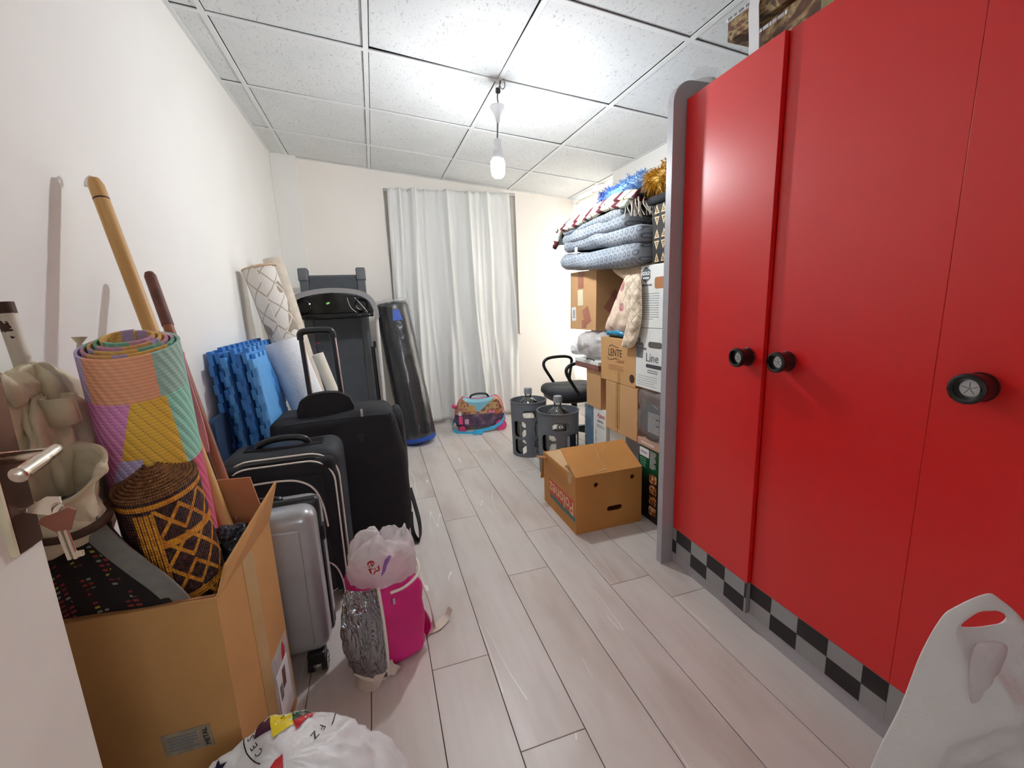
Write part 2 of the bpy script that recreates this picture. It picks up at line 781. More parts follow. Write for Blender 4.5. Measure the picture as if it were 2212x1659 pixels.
# laminate plank: pale grey-beige oak with soft brown clouds, fine grain, light cracks along the grain
m = Mat('pale_oak_laminate', 0.38)
v = m.coord('Object', (1.0, 1.0, 1.0), rand=37.0)
def _stretch(m, v, s):
    mp = m.nt.nodes.new('ShaderNodeMapping')
    mp.inputs['Scale'].default_value = s
    m.nt.links.new(v, mp.inputs[0])
    return mp.outputs[0]
grain = m.noise(60, 4, _stretch(m, v, (1.0, 0.045, 1.0)), 0.65)
cloud = m.noise(6.0, 3, _stretch(m, v, (1.0, 0.28, 1.0)))
base = m.ramp(cloud, [(0.28, srgb(185, 172, 164)), (0.5, srgb(208, 200, 195)), (0.75, srgb(217, 211, 207))])
c2 = m.mix((grain - 0.45) * 0.55, base, srgb(170, 156, 148))
crk = m.noise(11.0, 1, _stretch(m, v, (1.0, 0.07, 1.0)), 0.4, 0.35)
line = ((crk - 0.5).abs() < 0.0035) * (m.noise(3.0, 1, _stretch(m, v, (1.3, 1.1, 1))) > 0.58)
c3 = m.mix(line * 0.75, c2, srgb(246, 242, 236))
hue = m.mix(m.rand() * 0.35, c3, srgb(206, 194, 186))
m.color(hue).bump(grain, 0.06, 0.002)
M_['plank'] = m.m
M_['joint'] = plain('dark_floor_joint', srgb(70, 58, 52), 0.9)

# mineral fibre ceiling tile with short worm-hole fissures
m = Mat('fissured_ceiling_tile', 0.9)
v = m.coord('Object', (1, 1, 1), rand=11.0)
vo = m.noise(120, 1, _stretch(m, v, (1.0, 0.45, 1.0)), 0.5, 1.2)
fis = (vo > 0.66) * 1.0
m.color(m.mix(fis * 0.45, m.ramp(m.noise(3, 2, v), [(0.3, srgb(214, 217, 218)), (0.7, srgb(223, 225, 225))]), srgb(140, 143, 145)))
m.bump(fis.inv(), 0.35, 0.003)
M_['tile'] = m.m
M_['grid_bar'] = plain('white_ceiling_bar', srgb(224, 226, 226), 0.6, var=0.01)
M_['gap'] = plain('dark_ceiling_void', srgb(112, 106, 102), 0.95)


def card_mat(name, c, rough=0.75):
    m = Mat(name, rough)
    big = m.noise(4, 3)
    fine = m.noise(140, 2)
    col = m.ramp(big, [(0.3, tuple(x * 0.9 for x in c[:3])), (0.7, tuple(min(1, x * 1.06) for x in c[:3]))])
    m.color(m.mix((fine - 0.5) * 0.35, col, tuple(x * 0.6 for x in c[:3]) + (1,)))
    m.bump(m.noise(35, 2), 0.12, 0.002)
    return m.m


M_['card'] = card_mat('brown_cardboard', srgb(208, 162, 114))
M_['card_o'] = card_mat('orange_brown_cardboard', srgb(200, 138, 72))
M_['card_l'] = card_mat('pale_cardboard', srgb(210, 172, 128))
M_['card_in'] = card_mat('cardboard_inside', srgb(178, 120, 78))
M_['tape'] = plain('clear_brown_tape', srgb(188, 150, 92), 0.22, var=0.05)
M_['tape_red'] = plain('reddish_packing_tape', srgb(178, 116, 94), 0.3, var=0.05)
M_['paper'] = plain('white_paper', srgb(236, 236, 238), 0.6, var=0.01)
M_['ink'] = plain('black_ink', srgb(38, 36, 40), 0.6, var=0)
M_['ink_brown'] = plain('dark_brown_ink', srgb(72, 48, 34), 0.6, var=0)
M_['ink_grey'] = plain('grey_ink', srgb(120, 122, 128), 0.6, var=0)
M_['ink_red'] = plain('red_ink', srgb(196, 40, 34), 0.55, var=0)
M_['black_fabric'] = plain('black_woven_nylon', srgb(26, 25, 30), 0.85, var=0.12, vs=30, bump=0.35, bs=420, bd=0.001)
M_['black_fabric2'] = plain('charcoal_nylon', srgb(38, 42, 48), 0.7, var=0.1, vs=14, bump=0.3, bs=380, bd=0.001)
M_['black_plastic'] = plain('black_plastic', srgb(24, 24, 26), 0.35, var=0.04)
M_['black_gloss'] = plain('glossy_black_plastic', srgb(12, 12, 14), 0.12, var=0)
M_['grey_plastic'] = plain('grey_plastic', srgb(96, 98, 103), 0.5, var=0.03)
M_['dark_grey'] = plain('dark_grey_panel', srgb(86, 88, 92), 0.6, var=0.06)
M_['steel'] = plain('brushed_steel', srgb(190, 190, 192), 0.28, 1.0, var=0.03)
M_['piping'] = plain('off_white_piping', srgb(226, 216, 206), 0.55, var=0.02)
M_['white_plastic'] = plain('white_plastic', srgb(228, 230, 232), 0.35, var=0.01)
M_['cream_cloth'] = plain('cream_canvas', srgb(214, 202, 172), 0.85, var=0.07, vs=12, bump=0.25, bs=260, bd=0.001)
M_['black_ink_cloth'] = plain('soot_black', srgb(20, 18, 18), 0.9)


def film_mat(name, c, trans, rough=0.2, tlw=0.35):
    """Thin plastic film: part see-through, part milky."""
    m = Mat(name, rough)
    m.color(c)
    nt = m.nt
    out = nt.nodes['Material Output']
    tr = nt.nodes.new('ShaderNodeBsdfTransparent')
    tl = nt.nodes.new('ShaderNodeBsdfTranslucent')
    tl.inputs[0].default_value = c
    a = nt.nodes.new('ShaderNodeMixShader')
    a.inputs[0].default_value = tlw
    nt.links.new(m.b.outputs[0], a.inputs[1])
    nt.links.new(tl.outputs[0], a.inputs[2])
    b = nt.nodes.new('ShaderNodeMixShader')
    b.inputs[0].default_value = trans
    nt.links.new(a.outputs[0], b.inputs[1])
    nt.links.new(tr.outputs[0], b.inputs[2])
    nt.links.new(b.outputs[0], out.inputs[0])
    m.bump(m.noise(26, 4, None, 0.6), 0.5, 0.01)
    return m.m


M_['bag_white'] = film_mat('white_carrier_bag_film', srgb(242, 243, 244), 0.0, 0.3, 0.55)
M_['bag_print'] = film_mat('thick_white_bag_film', srgb(242, 243, 244), 0.0, 0.35, 0.18)
M_['bag_milky'] = film_mat('milky_plastic_film', srgb(232, 230, 230), 0.22, 0.2)
M_['bag_clear'] = film_mat('clear_crinkled_film', srgb(225, 225, 228), 0.72, 0.08)

m = Mat('thin_clear_glass', 0.03)
_gl = m.nt.nodes.new('ShaderNodeBsdfGlossy')
_gl.inputs['Roughness'].default_value = 0.05
_tp = m.nt.nodes.new('ShaderNodeBsdfTransparent')
_tp.inputs[0].default_value = (0.93, 0.96, 0.96, 1)
_fr = m.nt.nodes.new('ShaderNodeFresnel')
_fr.inputs[0].default_value = 1.5
_mx = m.nt.nodes.new('ShaderNodeMixShader')
m.nt.links.new((S(m.nt, _fr.outputs[0]) * 1.6 + 0.06).s, _mx.inputs[0])
m.nt.links.new(_tp.outputs[0], _mx.inputs[1])
m.nt.links.new(_gl.outputs[0], _mx.inputs[2])
m.nt.links.new(_mx.outputs[0], m.nt.nodes['Material Output'].inputs[0])
M_['glass'] = m.m
m = Mat('window_glass', 0.0)
m.color((0.95, 0.98, 1, 1)).set(Transmission_Weight=1.0, IOR=1.02)
M_['pane'] = m.m


def curtain_mat(name, c, trans):
    m = Mat(name, 0.8)
    n = m.noise(300, 2)
    m.color(m.ramp(n, [(0.3, tuple(x * 0.95 for x in c[:3])), (0.7, c)]))
    nt = m.nt
    tl = nt.nodes.new('ShaderNodeBsdfTranslucent')
    tl.inputs[0].default_value = c
    a = nt.nodes.new('ShaderNodeMixShader')
    a.inputs[0].default_value = trans
    nt.links.new(m.b.outputs[0], a.inputs[1])
    nt.links.new(tl.outputs[0], a.inputs[2])
    nt.links.new(a.outputs[0], nt.nodes['Material Output'].inputs[0])
    return m.m


M_['curtain'] = curtain_mat('white_curtain_cloth', srgb(244, 244, 242), 0.12)
M_['curtain_r'] = curtain_mat('sheer_white_curtain', srgb(248, 243, 236), 0.65)
# ------------------------------------------------------------------ the room
XL, XR, YB, YF = -0.65, 1.83, 3.932, -0.36
CZ, CSX, CSY = 2.1992, -0.09596, 0.01831


def ceil_z(x, y): return CZ + CSX * x + CSY * (y - 2.5)


def hole_wall(u0, u1, v0, v1, holes):
    """Rectangles covering [u0,u1]x[v0,v1] minus one hole each side by side."""
    out = []
    us = sorted({u0, u1, *[h[0] for h in holes], *[h[1] for h in holes]})
    for a, b in zip(us, us[1:]):
        hs = [h for h in holes if h[0] <= a and h[1] >= b]
        vs = [v0]
        for h in sorted(hs, key=lambda h: h[2]):
            if h[2] > vs[-1]: out.append((a, b, vs[-1], h[2]))
            vs.append(h[3])
        if vs[-1] < v1: out.append((a, b, vs[-1], v1))
    return out


# floor slab with separate laminate planks
floor = put('floor', bx(XL - 0.1, 2.1, YF - 0.1, YB + 0.02, -0.05, -0.006), M_['joint'], kind='structure', smooth=False)
PW, PL, PX0 = 0.17497, 1.205, -0.2836
known = {3: 2.024, 4: 2.689, 5: 2.978, 6: 2.493, 7: 2.355, 2: 2.338, 1: 2.83, 0: 2.05, -1: 2.6, -2: 2.2, -3: 3.0, 8: 2.75, 9: 2.08, 10: 2.45, 11: 2.9, 12: 2.2, 13: 2.6}
plank_cache = {}
_rp = random.Random(3)
for i in range(-3, 14):
    x0 = PX0 + PW * i
    x1 = x0 + PW
    if x1 < XL + 0.01 or x0 > 2.06: continue
    x0c, x1c = max(x0, XL), min(x1, 2.08)
    j = known[i]
    while j > YF: j -= PL
    while j < YB:
        a, b = max(j, YF), min(j + PL, YB)
        j += PL
        if b - a < 0.02: continue
        key = (round(x1c - x0c, 3), round(b - a, 3))
        if key not in plank_cache:
            w, l = x1c - x0c - 0.0022, b - a - 0.0022
            plank_cache[key] = gbox(0, 0, -0.0035, w, l, 0.007, 0.0008, 1)
        g = plank_cache[key]
        if not isinstance(g, bpy.types.Mesh):
            o = put('plank', g, M_['plank'], floor, local=True)
            plank_cache[key] = o.data
        else:
            o = bpy.data.objects.new('plank', g)
            COL.objects.link(o)
            o.parent = floor
        o.location = Vector(((x0c + x1c) / 2, (a + b) / 2, 0)) - floor.location
        if _rp.random() < 0.5: o.rotation_euler.z = PI

# ceiling: tiles lying in a white bar grid, sloping down to the right
ex = Vector((1, 0, CSX)).normalized()
ey = Vector((0, 1, CSY)).normalized()
ceiling = put('ceiling', xf(bx(XL - 0.1, 2.12, YF - 0.1, YB + 0.02, 0.03, 0.06), frame((0, 0, CZ - 2.5 * CSY), (1, 0, CSX), (0, 1, CSY))), M_['gap'], kind='structure', smooth=False)
GX, GY = -0.5272, 2.1565
xs = [XL - 0.02] + [GX + 0.6 * i for i in range(0, 5)] + [2.1]
ys = [YF - 0.02] + [GY + 0.6 * j for j in range(-4, 3)] + [YB]
tcache = {}


def cpt(x, y, dz=0): return Vector((x, y, ceil_z(x, y) + dz))


rt = random.Random(5)
for i in range(len(xs) - 1):
    for j in range(len(ys) - 1):
        w, l = xs[i + 1] - xs[i], ys[j + 1] - ys[j]
        if w < 0.03 or l < 0.03: continue
        key = (round(w, 3), round(l, 3))
        c = cpt((xs[i] + xs[i + 1]) / 2, (ys[j] + ys[j + 1]) / 2)
        Mt = frame(c, (1, 0, CSX), (0, 1, CSY))
        if key not in tcache:
            o = put('ceiling_tile', gbox(0, 0, 0.011, w - 0.0242, l - 0.0242, 0.014, 0.001, 1), M_['tile'], ceiling, local=True)
            tcache[key] = o.data
        else:
            o = bpy.data.objects.new('ceiling_tile', tcache[key])
            COL.objects.link(o)
            o.parent = ceiling
        tilt = RX(rt.uniform(-0.25, 0.25)) @ RY(rt.uniform(-0.25, 0.25))
        if i == 2 and j == 4:   # the tile beside the lamp wire sits crooked in its frame
            tilt = T(0, 0, 0.006) @ RX(-0.9) @ RY(1.0)
        o.matrix_parent_inverse = Matrix()
        o.matrix_local = T(*(-ceiling.location)) @ Mt @ tilt
BW = 0.022


def bar(p, q, w):
    p, q = Vector(p), Vector(q)
    d = (q - p).normalized()
    n = Vector((-CSX, -CSY, 1)).normalized()
    s = n.cross(d)
    V = []
    for a in (p, q):
        for e, h in ((-1, 0.0), (1, 0.0), (1, 0.004), (-1, 0.004)):
            V.append(a + s * (e * w / 2) + n * (h - 0.0015))
    return V, [(3, 2, 1, 0), (4, 5, 6, 7), (0, 1, 5, 4), (1, 2, 6, 5), (2, 3, 7, 6), (3, 0, 4, 7)]


for x in xs[1:-1]:
    put('grid_bar', bar(cpt(x, YF), cpt(x, YB), BW), M_['grid_bar'], ceiling, smooth=False)
for y in ys[1:-1]:
    for a, b in zip(xs, xs[1:]):
        put('grid_bar', bar(cpt(a + BW / 2, y, -0.0005), cpt(b - BW / 2, y, -0.0005), BW), M_['grid_bar'], ceiling, smooth=False)
put('wall_angle', bar(cpt(XL + 0.01, YF), cpt(XL + 0.01, YB), 0.02), M_['grid_bar'], ceiling, smooth=False)
put('wall_angle', bar(cpt(XL, YB - 0.01), cpt(2.06, YB - 0.01), 0.02), M_['grid_bar'], ceiling, smooth=False)
put('wall_angle', bar(cpt(XR - 0.01, YF), cpt(XR - 0.01, 3.05), 0.02), M_['grid_bar'], ceiling, smooth=False)

# walls
put('wall_left', bx(XL - 0.1, XL, YF - 0.1, YB + 0.14, -0.05, 2.34), M_['wall'], kind='structure', smooth=False)
bw = [bx(a, b, YB, YB + 0.13, c, d) for a, b, c, d in hole_wall(XL, 2.12, -0.05, 2.33, [(0.168, 1.335, 0.79, 2.075)])]
put('wall_back', join(*bw), M_['wall_b'], kind='structure', smooth=False)
put('wall_column', bx(XL, -0.468, YB - 0.045, YB, 0, 2.3, 0.004), M_['wall'], kind='structure', label='shallow white boxed-in column in the back left corner')
put('wall_right', bx(XR, XR + 0.12, YF - 0.1, 3.055, -0.05, 2.2), M_['wall'], kind='structure', smooth=False)
rw = [xf(bx(a, b, 0, 0.08, c, d), frame((2.05, 0, 0), (0, 1, 0), (-1, 0, 0), (0, 0, 1))) for a, b, c, d in hole_wall(3.055, YB + 0.13, -0.05, 2.2, [(3.08, 3.9, 0.3, 2.0)])]
rw = [bx(2.0, 2.08, a, b, c, d) for a, b, c, d in hole_wall(2.935, YB + 0.13, -0.05, 2.2, [(3.08, 3.9, 0.3, 2.0)])]
put('wall_recess', join(*rw, bx(XR + 0.12, 2.0, 2.935, 3.055, -0.05, 2.2)), M_['wall'], kind='structure', smooth=False)
fw = [bx(a, b, YF - 0.1, YF, c, d) for a, b, c, d in hole_wall(XL - 0.1, XR + 0.12, -0.05, 2.34, [(-0.42, 0.46, -0.05, 2.06)])]
put('wall_front', join(*fw), M_['wall'], kind='structure', smooth=False)
# unseen hall added behind the camera to shut out the sky light
put('wall_added_hall', join(*[bx(a, b, -1.75, -1.65, c, d) for a, b, c, d in hole_wall(XL - 0.1, 1.1, -0.05, 2.3, [(-0.10, 0.70, 1.28, 1.92)])], bx(XL - 0.1, XL, -1.65, YF - 0.1, -0.05, 2.3), bx(1.0, 1.1, -1.65, YF - 0.1, -0.05, 2.3)), M_['wall'], kind='structure', smooth=False)
put('floor_added_hall', bx(XL, 1.0, -1.65, YF - 0.1, -0.05, 0.0), M_['plank'], kind='structure', smooth=False)
put('ceiling_added_hall', bx(XL - 0.1, 1.1, -1.75, YF - 0.1, 2.3, 2.36), M_['wall'], kind='structure', smooth=False)
for k, (a, b) in enumerate(((-0.47, -0.42), (0.46, 0.51))):
    put('trim_%d' % (k + 1), bx(a, b, YF, YF + 0.015, 0, 2.1, 0.003), M_['white_gloss'], kind='structure')
# baseboard along the back and left walls
put('baseboard_back', join(bx(-0.46, 0.17, YB - 0.012, YB, 0, 0.06, 0.002), bx(1.30, 1.99, YB - 0.012, YB, 0, 0.06, 0.002)), M_['white_gloss'], kind='structure')
put('baseboard_left', bx(XL, XL + 0.012, YF, YB - 0.05, 0, 0.06, 0.002), M_['white_gloss'], kind='structure')


def window(name, y, x0, x1, z0, z1, M):
    w = put(name, xf(join(bx(x0, x1, -0.03, 0.03, z0, z0 + 0.05), bx(x0, x1, -0.03, 0.03, z1 - 0.05, z1),
                          bx(x0, x0 + 0.05, -0.03, 0.03, z0 + 0.05, z1 - 0.05), bx(x1 - 0.05, x1, -0.03, 0.03, z0 + 0.05, z1 - 0.05),
                          bx((x0 + x1) / 2 - 0.03, (x0 + x1) / 2 + 0.03, -0.03, 0.03, z0 + 0.05, z1 - 0.05)), M), M_['white_gloss'], kind='structure', smooth=False)
    mid = (x0 + x1) / 2
    for a, b in ((x0 + 0.05, mid - 0.03), (mid + 0.03, x1 - 0.05)):
        put('pane', xf(bx(a, b, -0.003, 0.003, z0 + 0.05, z1 - 0.05), M), M_['pane'], w, smooth=False)


window('window_1', 0, 0.168, 1.335, 0.79, 2.075, T(0, YB + 0.095, 0))
sh_ = put('added_shutter', bx(0.168, 1.335, YB + 0.135, YB + 0.14, 0.79, 2.075), M_['wall_b'], kind='structure', smooth=False, label='unseen closed shutter added outside the back window against backlight')  # shutter added to keep the curtain from being backlit
for k in range(26):
    put('slat', bx(0.168, 1.335, YB + 0.126, YB + 0.136, 0.79 + 0.0494 * k + 0.002, 0.79 + 0.0494 * (k + 1) - 0.002, 0.003), M_['wall_b'], sh_)
window('window_2', 0, 3.08, 3.9, 0.3, 2.0, frame((2.045, 0, 0), (0, 1, 0), (-1, 0, 0), (0, 0, 1)))
window('window_fill', 0, -0.10, 0.70, 1.28, 1.92, T(0, -1.70, 0))  # unseen hall window, added as fill for the near objects
put('window_ledge', bx(1.33, 1.36, YB - 0.012, YB, 0.785, 0.8, 0.003), M_['white_gloss'], kind='structure', label='small white ledge end at the bottom of the window reveal')

# curtain over the back window
rc = random.Random(11)
folds = [(rc.uniform(0, 1), rc.uniform(0.010, 0.022), rc.uniform(0.006, 0.016)) for _ in range(30)]


def curtain_fn(x0, x1, ztop, zbot, amp, lift, y0, drift):
    def f(u, v):
        x = x0 + (x1 - x0) * u + drift * v * (u - 0.5)
        z = ztop + (zbot - ztop) * v + lift * v * v * math.sin(u * PI) ** 2
        y = 0.0
        for k, (c, w, a) in enumerate(folds):
            cc = c + 0.05 * math.sin(k * 1.7 + v * 2.6) * v
            d = (u - cc) / w
            y -= a * amp * math.exp(-d * d) * (0.75 + 0.35 * math.sin(v * 5 + k))
        if v < 0.05:
            y += -0.012 * abs(math.sin(u * 13 * PI)) * (1 - v / 0.05)
        y -= 0.014 * math.sin(u * 9 * PI + 1.5 * math.sin(v * 3)) * (0.3 + 0.7 * v)
        y -= 0.006 * noise.noise(Vector((u * 26, v * 9, 2.0)))
        return (x, y0 + y, z)
    return f


cur = thing('curtain', 'long white curtain hanging over the back window, gathered at the top', 'curtain', (0.75, 3.9, 0.0))
put('cloth', thick(gsurf(curtain_fn(0.20, 1.262, 2.066, 0.03, 2.4, 0.0, YB - 0.024, 0.10), 260, 60), 0.0012), M_['curtain'], cur, smooth=True)
put('curtain_rail', gcyl((0.172, YB + 0.004, 2.062), (1.332, YB + 0.004, 2.062), 0.006, 10), M_['white_plastic'], cur)
for k in range(14):
    u = (k + 0.5) / 14
    put('curtain_hook', gbox(0.20 + 1.062 * u, YB - 0.012, 2.066, 0.004, 0.02, 0.014, 0.001), M_['white_plastic'], cur)

rc = random.Random(21)
folds = [(rc.uniform(0, 1), rc.uniform(0.02, 0.05), rc.uniform(0.008, 0.02)) for _ in range(12)]
cr = thing('curtain', 'sheer sunlit curtain at the side window, above the folded quilts', 'curtain', (1.94, 3.49, 0.2))
_cf = curtain_fn(0, 0.82, 2.005, 0.25, 1.0, 0.0, 0.0, 0.0)
put('cloth', thick(gsurf(lambda u, v: (1.945 + _cf(u, v)[1], 3.905 - _cf(u, v)[0], _cf(u, v)[2]), 120, 30), 0.0012), M_['curtain_r'], cr, smooth=True)
put('curtain_rail', gcyl((1.945, 3.06, 2.0), (1.945, 3.925, 2.0), 0.006, 10), M_['white_plastic'], cr)

# open door leaf beside the camera
door = put('door_1', bx(-0.462, -0.42, YF + 0.02, 0.645, 0.012, 2.03, 0.003), M_['white_gloss'], kind='structure')
M_['dark_metal'] = plain('dark_bronze_metal', srgb(92, 62, 50), 0.22, 0.9, var=0.05)
M_['satin'] = plain('satin_nickel', srgb(214, 200, 184), 0.25, 1.0, var=0.03)
put('lock_plate', bx(-0.42, -0.414, 0.60, 0.638, 0.815, 1.02, 0.002), M_['dark_metal'], door)
put('lit_plate_edge', bx(-0.4205, -0.4135, 0.5955, 0.60, 0.815, 1.02, 0.001), M_['cream_cloth'], door)  # plate edge painted cream for the light on it
hd = put('door_handle', gcyl((-0.414, 0.622, 0.926), (-0.376, 0.622, 0.926), 0.0075, 16), M_['satin'], door)
put('lever', gtube(smooth_path([(-0.378, 0.630, 0.928), (-0.374, 0.622, 0.929), (-0.373, 0.60, 0.926), (-0.374, 0.572, 0.921), (-0.375, 0.560, 0.919)]), [0.007] * 12 + [0.008] * 8 + [0.0088, 0.0088, 0.0075, 0.0055, 0.003], 14), M_['satin'], hd)
put('lock_case', bx(-0.46, -0.424, 0.645, 0.648, 0.80, 1.0), M_['dark_metal'], door)

# keys in the lock
key = thing('key', 'pale metal key sticking out of the lock of the open door', 'key', (-0.41, 0.62, 0.85))
KD = Vector((-0.012, 0.002, 0.014))
put('bow', gprism([(-0.405, 0), (-0.372, -0.010), (-0.366, 0.0), (-0.368, 0.012), (-0.380, 0.014)], 0.0025, T(*KD) @ T(0, 0.618, 0.846) @ RX(70)), M_['satin'], key)
put('shaft', gcyl((-0.425, 0.62, 0.861), (-0.41, 0.62, 0.861), 0.003, 10), M_['satin'], key)
ring = put('key_ring', gtube([(-0.380 + 0.007 * math.cos(a), 0.616, 0.857 + 0.009 * math.sin(a)) for a in [2 * PI * k / 16 for k in range(16)]], 0.0008, 6, True), M_['satin'], label='thin wire ring joining the two keys by the door lock', cat='key ring')
k2 = thing('key', 'brown-headed key hanging from the ring below the door lock', 'key', (-0.378, 0.616, 0.79))
M_['copper'] = plain('brown_key_head', srgb(150, 96, 78), 0.35, 0.6, var=0.06)
put('bow', gprism([(-0.020, 0.002), (-0.006, -0.012), (0.008, -0.012), (0.017, 0.012), (0.012, 0.016), (-0.016, 0.008)], 0.003, T(-0.381, 0.617, 0.843) @ RX(90)), M_['copper'], k2)
put('shaft', gcyl((-0.384, 0.615, 0.832), (-0.379, 0.613, 0.794), 0.0026, 12), M_['satin'], k2)
sh = put('shaft', gcyl((-0.378, 0.615, 0.832), (-0.373, 0.613, 0.794), 0.0026, 12), M_['satin'], k2)
put('bit', bx(-0.373, -0.365, 0.611, 0.615, 0.796, 0.803, 0.0006), M_['satin'], k2)

# pendant bulb
lamp = thing('pendant_lamp', 'bare glowing bulb hanging by its wire from the ceiling grid', 'lamp', (0.648, 2.153, 1.69))
LX, LY = 0.648, 2.153
put('wire', gtube(smooth_path([(0.680, LY, 2.135), (0.674, LY, 2.105), (0.665, LY, 2.085), (0.660, LY, 2.05), (0.664, LY, 2.02)]), 0.003, 8), M_['black_plastic'], lamp)
put('wire_loop', gtube([(0.686 + 0.013 * math.cos(a), LY - 0.004, 2.112 + 0.022 * math.sin(a)) for a in [2 * PI * k / 18 for k in range(18)]], 0.0022, 6, True), M_['grey_plastic'], lamp)
put('connector', gbox(0.664, LY, 2.083, 0.022, 0.018, 0.022, 0.004), M_['black_plastic'], lamp)
put('ceiling_rose', glathe([(0.006, 1.940), (0.009, 1.948), (0.012, 1.965), (0.020, 1.985), (0.034, 2.005), (0.036, 2.012), (0.034, 2.016), (0.004, 2.018)], 28, T(0.657, LY, 0)), M_['white_plastic'], lamp)
put('wire', gcyl((0.656, LY, 1.942), (0.651, LY, 1.865), 0.004, 10), M_['grey_plastic'], lamp)
put('socket', glathe([(0.016, 1.868), (0.020, 1.862), (0.021, 1.84), (0.022, 1.815), (0.023, 1.802)][::-1], 24, T(0.650, LY, 0)), M_['white_plastic'], lamp)
put('bulb_neck', glathe([(0.031, 1.768), (0.029, 1.785), (0.023, 1.803)], 24, T(0.649, LY, 0)), M_['white_plastic'], lamp)
m = Mat('glowing_bulb', 0.4)
m.color((1, 1, 1, 1)).set(Emission_Color=(0.93, 0.97, 1.0, 1), Emission_Strength=BULB_STRENGTH)
put('bulb', glathe([(0.004, 1.692), (0.018, 1.694), (0.028, 1.703), (0.033, 1.718), (0.035, 1.74), (0.033, 1.768)], 28, T(0.648, LY, 0)), m.m, lamp)
# ------------------------------------------------------------------ red wardrobe
M_['red'] = None
m = Mat('satin_red_lacquer', 0.34)
m.set(Specular_IOR_Level=0.75)
m.color(srgb(222, 22, 24))
m.bump(m.noise(700, 2), 0.05, 0.0008)
M_['red'] = m.m
M_['ward_grey'] = plain('grey_melamine', srgb(174, 172, 178), 0.45, var=0.03, vs=200)
M_['chk_black'] = plain('black_check_foil', srgb(26, 22, 26), 0.4, var=0.03)
M_['chk_grey'] = plain('silver_grey_foil', srgb(152, 154, 155), 0.35, var=0.02)
FX = 1.081
WY = [1.330, 0.9475, 0.5535, 0.16]
w = thing('wardrobe', 'red three-door wardrobe with grey sides and a black and grey checked foot strip', 'wardrobe', (FX, 0.745, 0))


def side_panel(y0, y1):
    r = 0.075
    pts = [(1.03, 0.0), (1.65, 0.0), (1.65, 1.80)] + [(1.03 + r - r * math.sin(a), 1.80 - r + r * math.cos(a)) for a in [PI / 2 * k / 8 for k in range(9)]]
    V, F = gprism(pts, y1 - y0)
    return [Vector((v.x, y0 + v.z, v.y)) for v in V], [tuple(reversed(f)) for f in F]


put('side_panel', side_panel(1.332, 1.362), M_['ward_grey'], w)
put('side_panel', side_panel(0.125, 0.155), M_['ward_grey'], w)
put('top_panel', bx(FX + 0.02, 1.65, 0.155, 1.332, 1.715, 1.735), M_['ward_grey'], w)
put('back_panel', bx(1.64, 1.65, 0.155, 1.332, 0.02, 1.715), M_['ward_grey'], w)
put('plinth', bx(FX + 0.004, FX + 0.02, 0.155, 1.332, 0.0, 0.047), M_['ward_grey'], w)
kn = [(0.887 + 0.005, 1.004), (0.891, 0.882), (0.888, 0.481)]
AJ = T(FX, 1.33, 0) @ RZ(-2.1) @ T(-FX, -1.33, 0)   # first door stands very slightly ajar
put_ = put
for d in range(3):
    def put(name, g, *a, _d=d, **k):
        return put_(name, xf(g, AJ) if _d == 0 else g, *a, **k)
    y1, y0 = WY[d] - (0.0015 if d < 2 else 0.0002), WY[d + 1] + (0.0015 if d != 1 else 0.0002)
    door = put('door', bx(FX, FX + 0.018, y0, y1, 0.158, 1.738, 0.0012), M_['red'], w)
    put('foot_strip', bx(FX, FX + 0.018, y0, y1, 0.049, 0.1575), M_['chk_grey'], door)
    if d < 2:
        c = 1.3905
        i = 0
        while c > 0.55:
            a, b = min(c, y1), max(c - 0.0867, y0)
            if a - b > 0.003:
                z0, z1 = ((0.104, 0.1575) if i % 2 == 0 else (0.050, 0.104))
                zz = (0.050, 0.104) if i % 2 == 1 else (0.104, 0.1575)
                # top row dark on odd columns, bottom row dark on even columns
                z0, z1 = (0.050, 0.104) if i % 2 == 0 else (0.104, 0.1572)
                put('check_square', bx(FX - 0.0006, FX + 0.001, b, a, z0, z1), M_['chk_black'], door, smooth=False)
            c -= 0.0867
            i += 1
    kz, ky = kn[d]
    Mk = frame((FX, ky, kz), (0, -1, 0), (0, 0, 1))
    knob = put('knob', glathe([(0.027, 0.0), (0.0285, 0.003), (0.026, 0.006), (0.0255, 0.030), (0.0285, 0.034), (0.0295, 0.039), (0.0285, 0.044), (0.024, 0.0465), (0.020, 0.045), (0.0165, 0.036), (0.016, 0.030)], 40, Mk), M_['black_gloss'], door)
    put('knob_badge', glathe([(0.0162, 0.029), (0.0162, 0.0315), (0.0135, 0.033)], 28, Mk), M_['white_plastic'], knob)
    for s in range(5):
        put('badge_spoke', xf(gbox(0.0065, 0, 0.0332, 0.011, 0.0013, 0.0008), Mk @ RZ(72 * s + 20)), M_['ink_grey'], knob, smooth=False)

put = put_
# bundles of printed cartons on the wardrobe
m = Mat('dark_printed_carton', 0.4)
n = m.noise(9, 4, None, 0.6, 1.5)
m.color(m.ramp(n, [(0.30, srgb(44, 30, 22)), (0.46, srgb(104, 66, 40)), (0.54, srgb(176, 150, 106)), (0.62, srgb(70, 50, 36)), (0.8, srgb(120, 128, 92))]))
M_['print_dark'] = m.m
bn = thing('printed_carton', 'flat brown printed carton with a white strap, upper one on the wardrobe', 'carton', (1.30, 1.0, 1.87))
Mb = T(1.30, 0.985, 1.865) @ RZ(3)
put('body', xf(bx(-0.14, 0.14, -0.36, 0.255, 0, 0.055, 0.004), Mb), M_['print_dark'], bn)
put('rim', xf(bx(-0.144, 0.144, -0.364, 0.259, 0.055, 0.066, 0.002), Mb), M_['paper'], bn)
for k, s in enumerate(('MASTER', 'SERIES', 'CHOICE')):
    pass
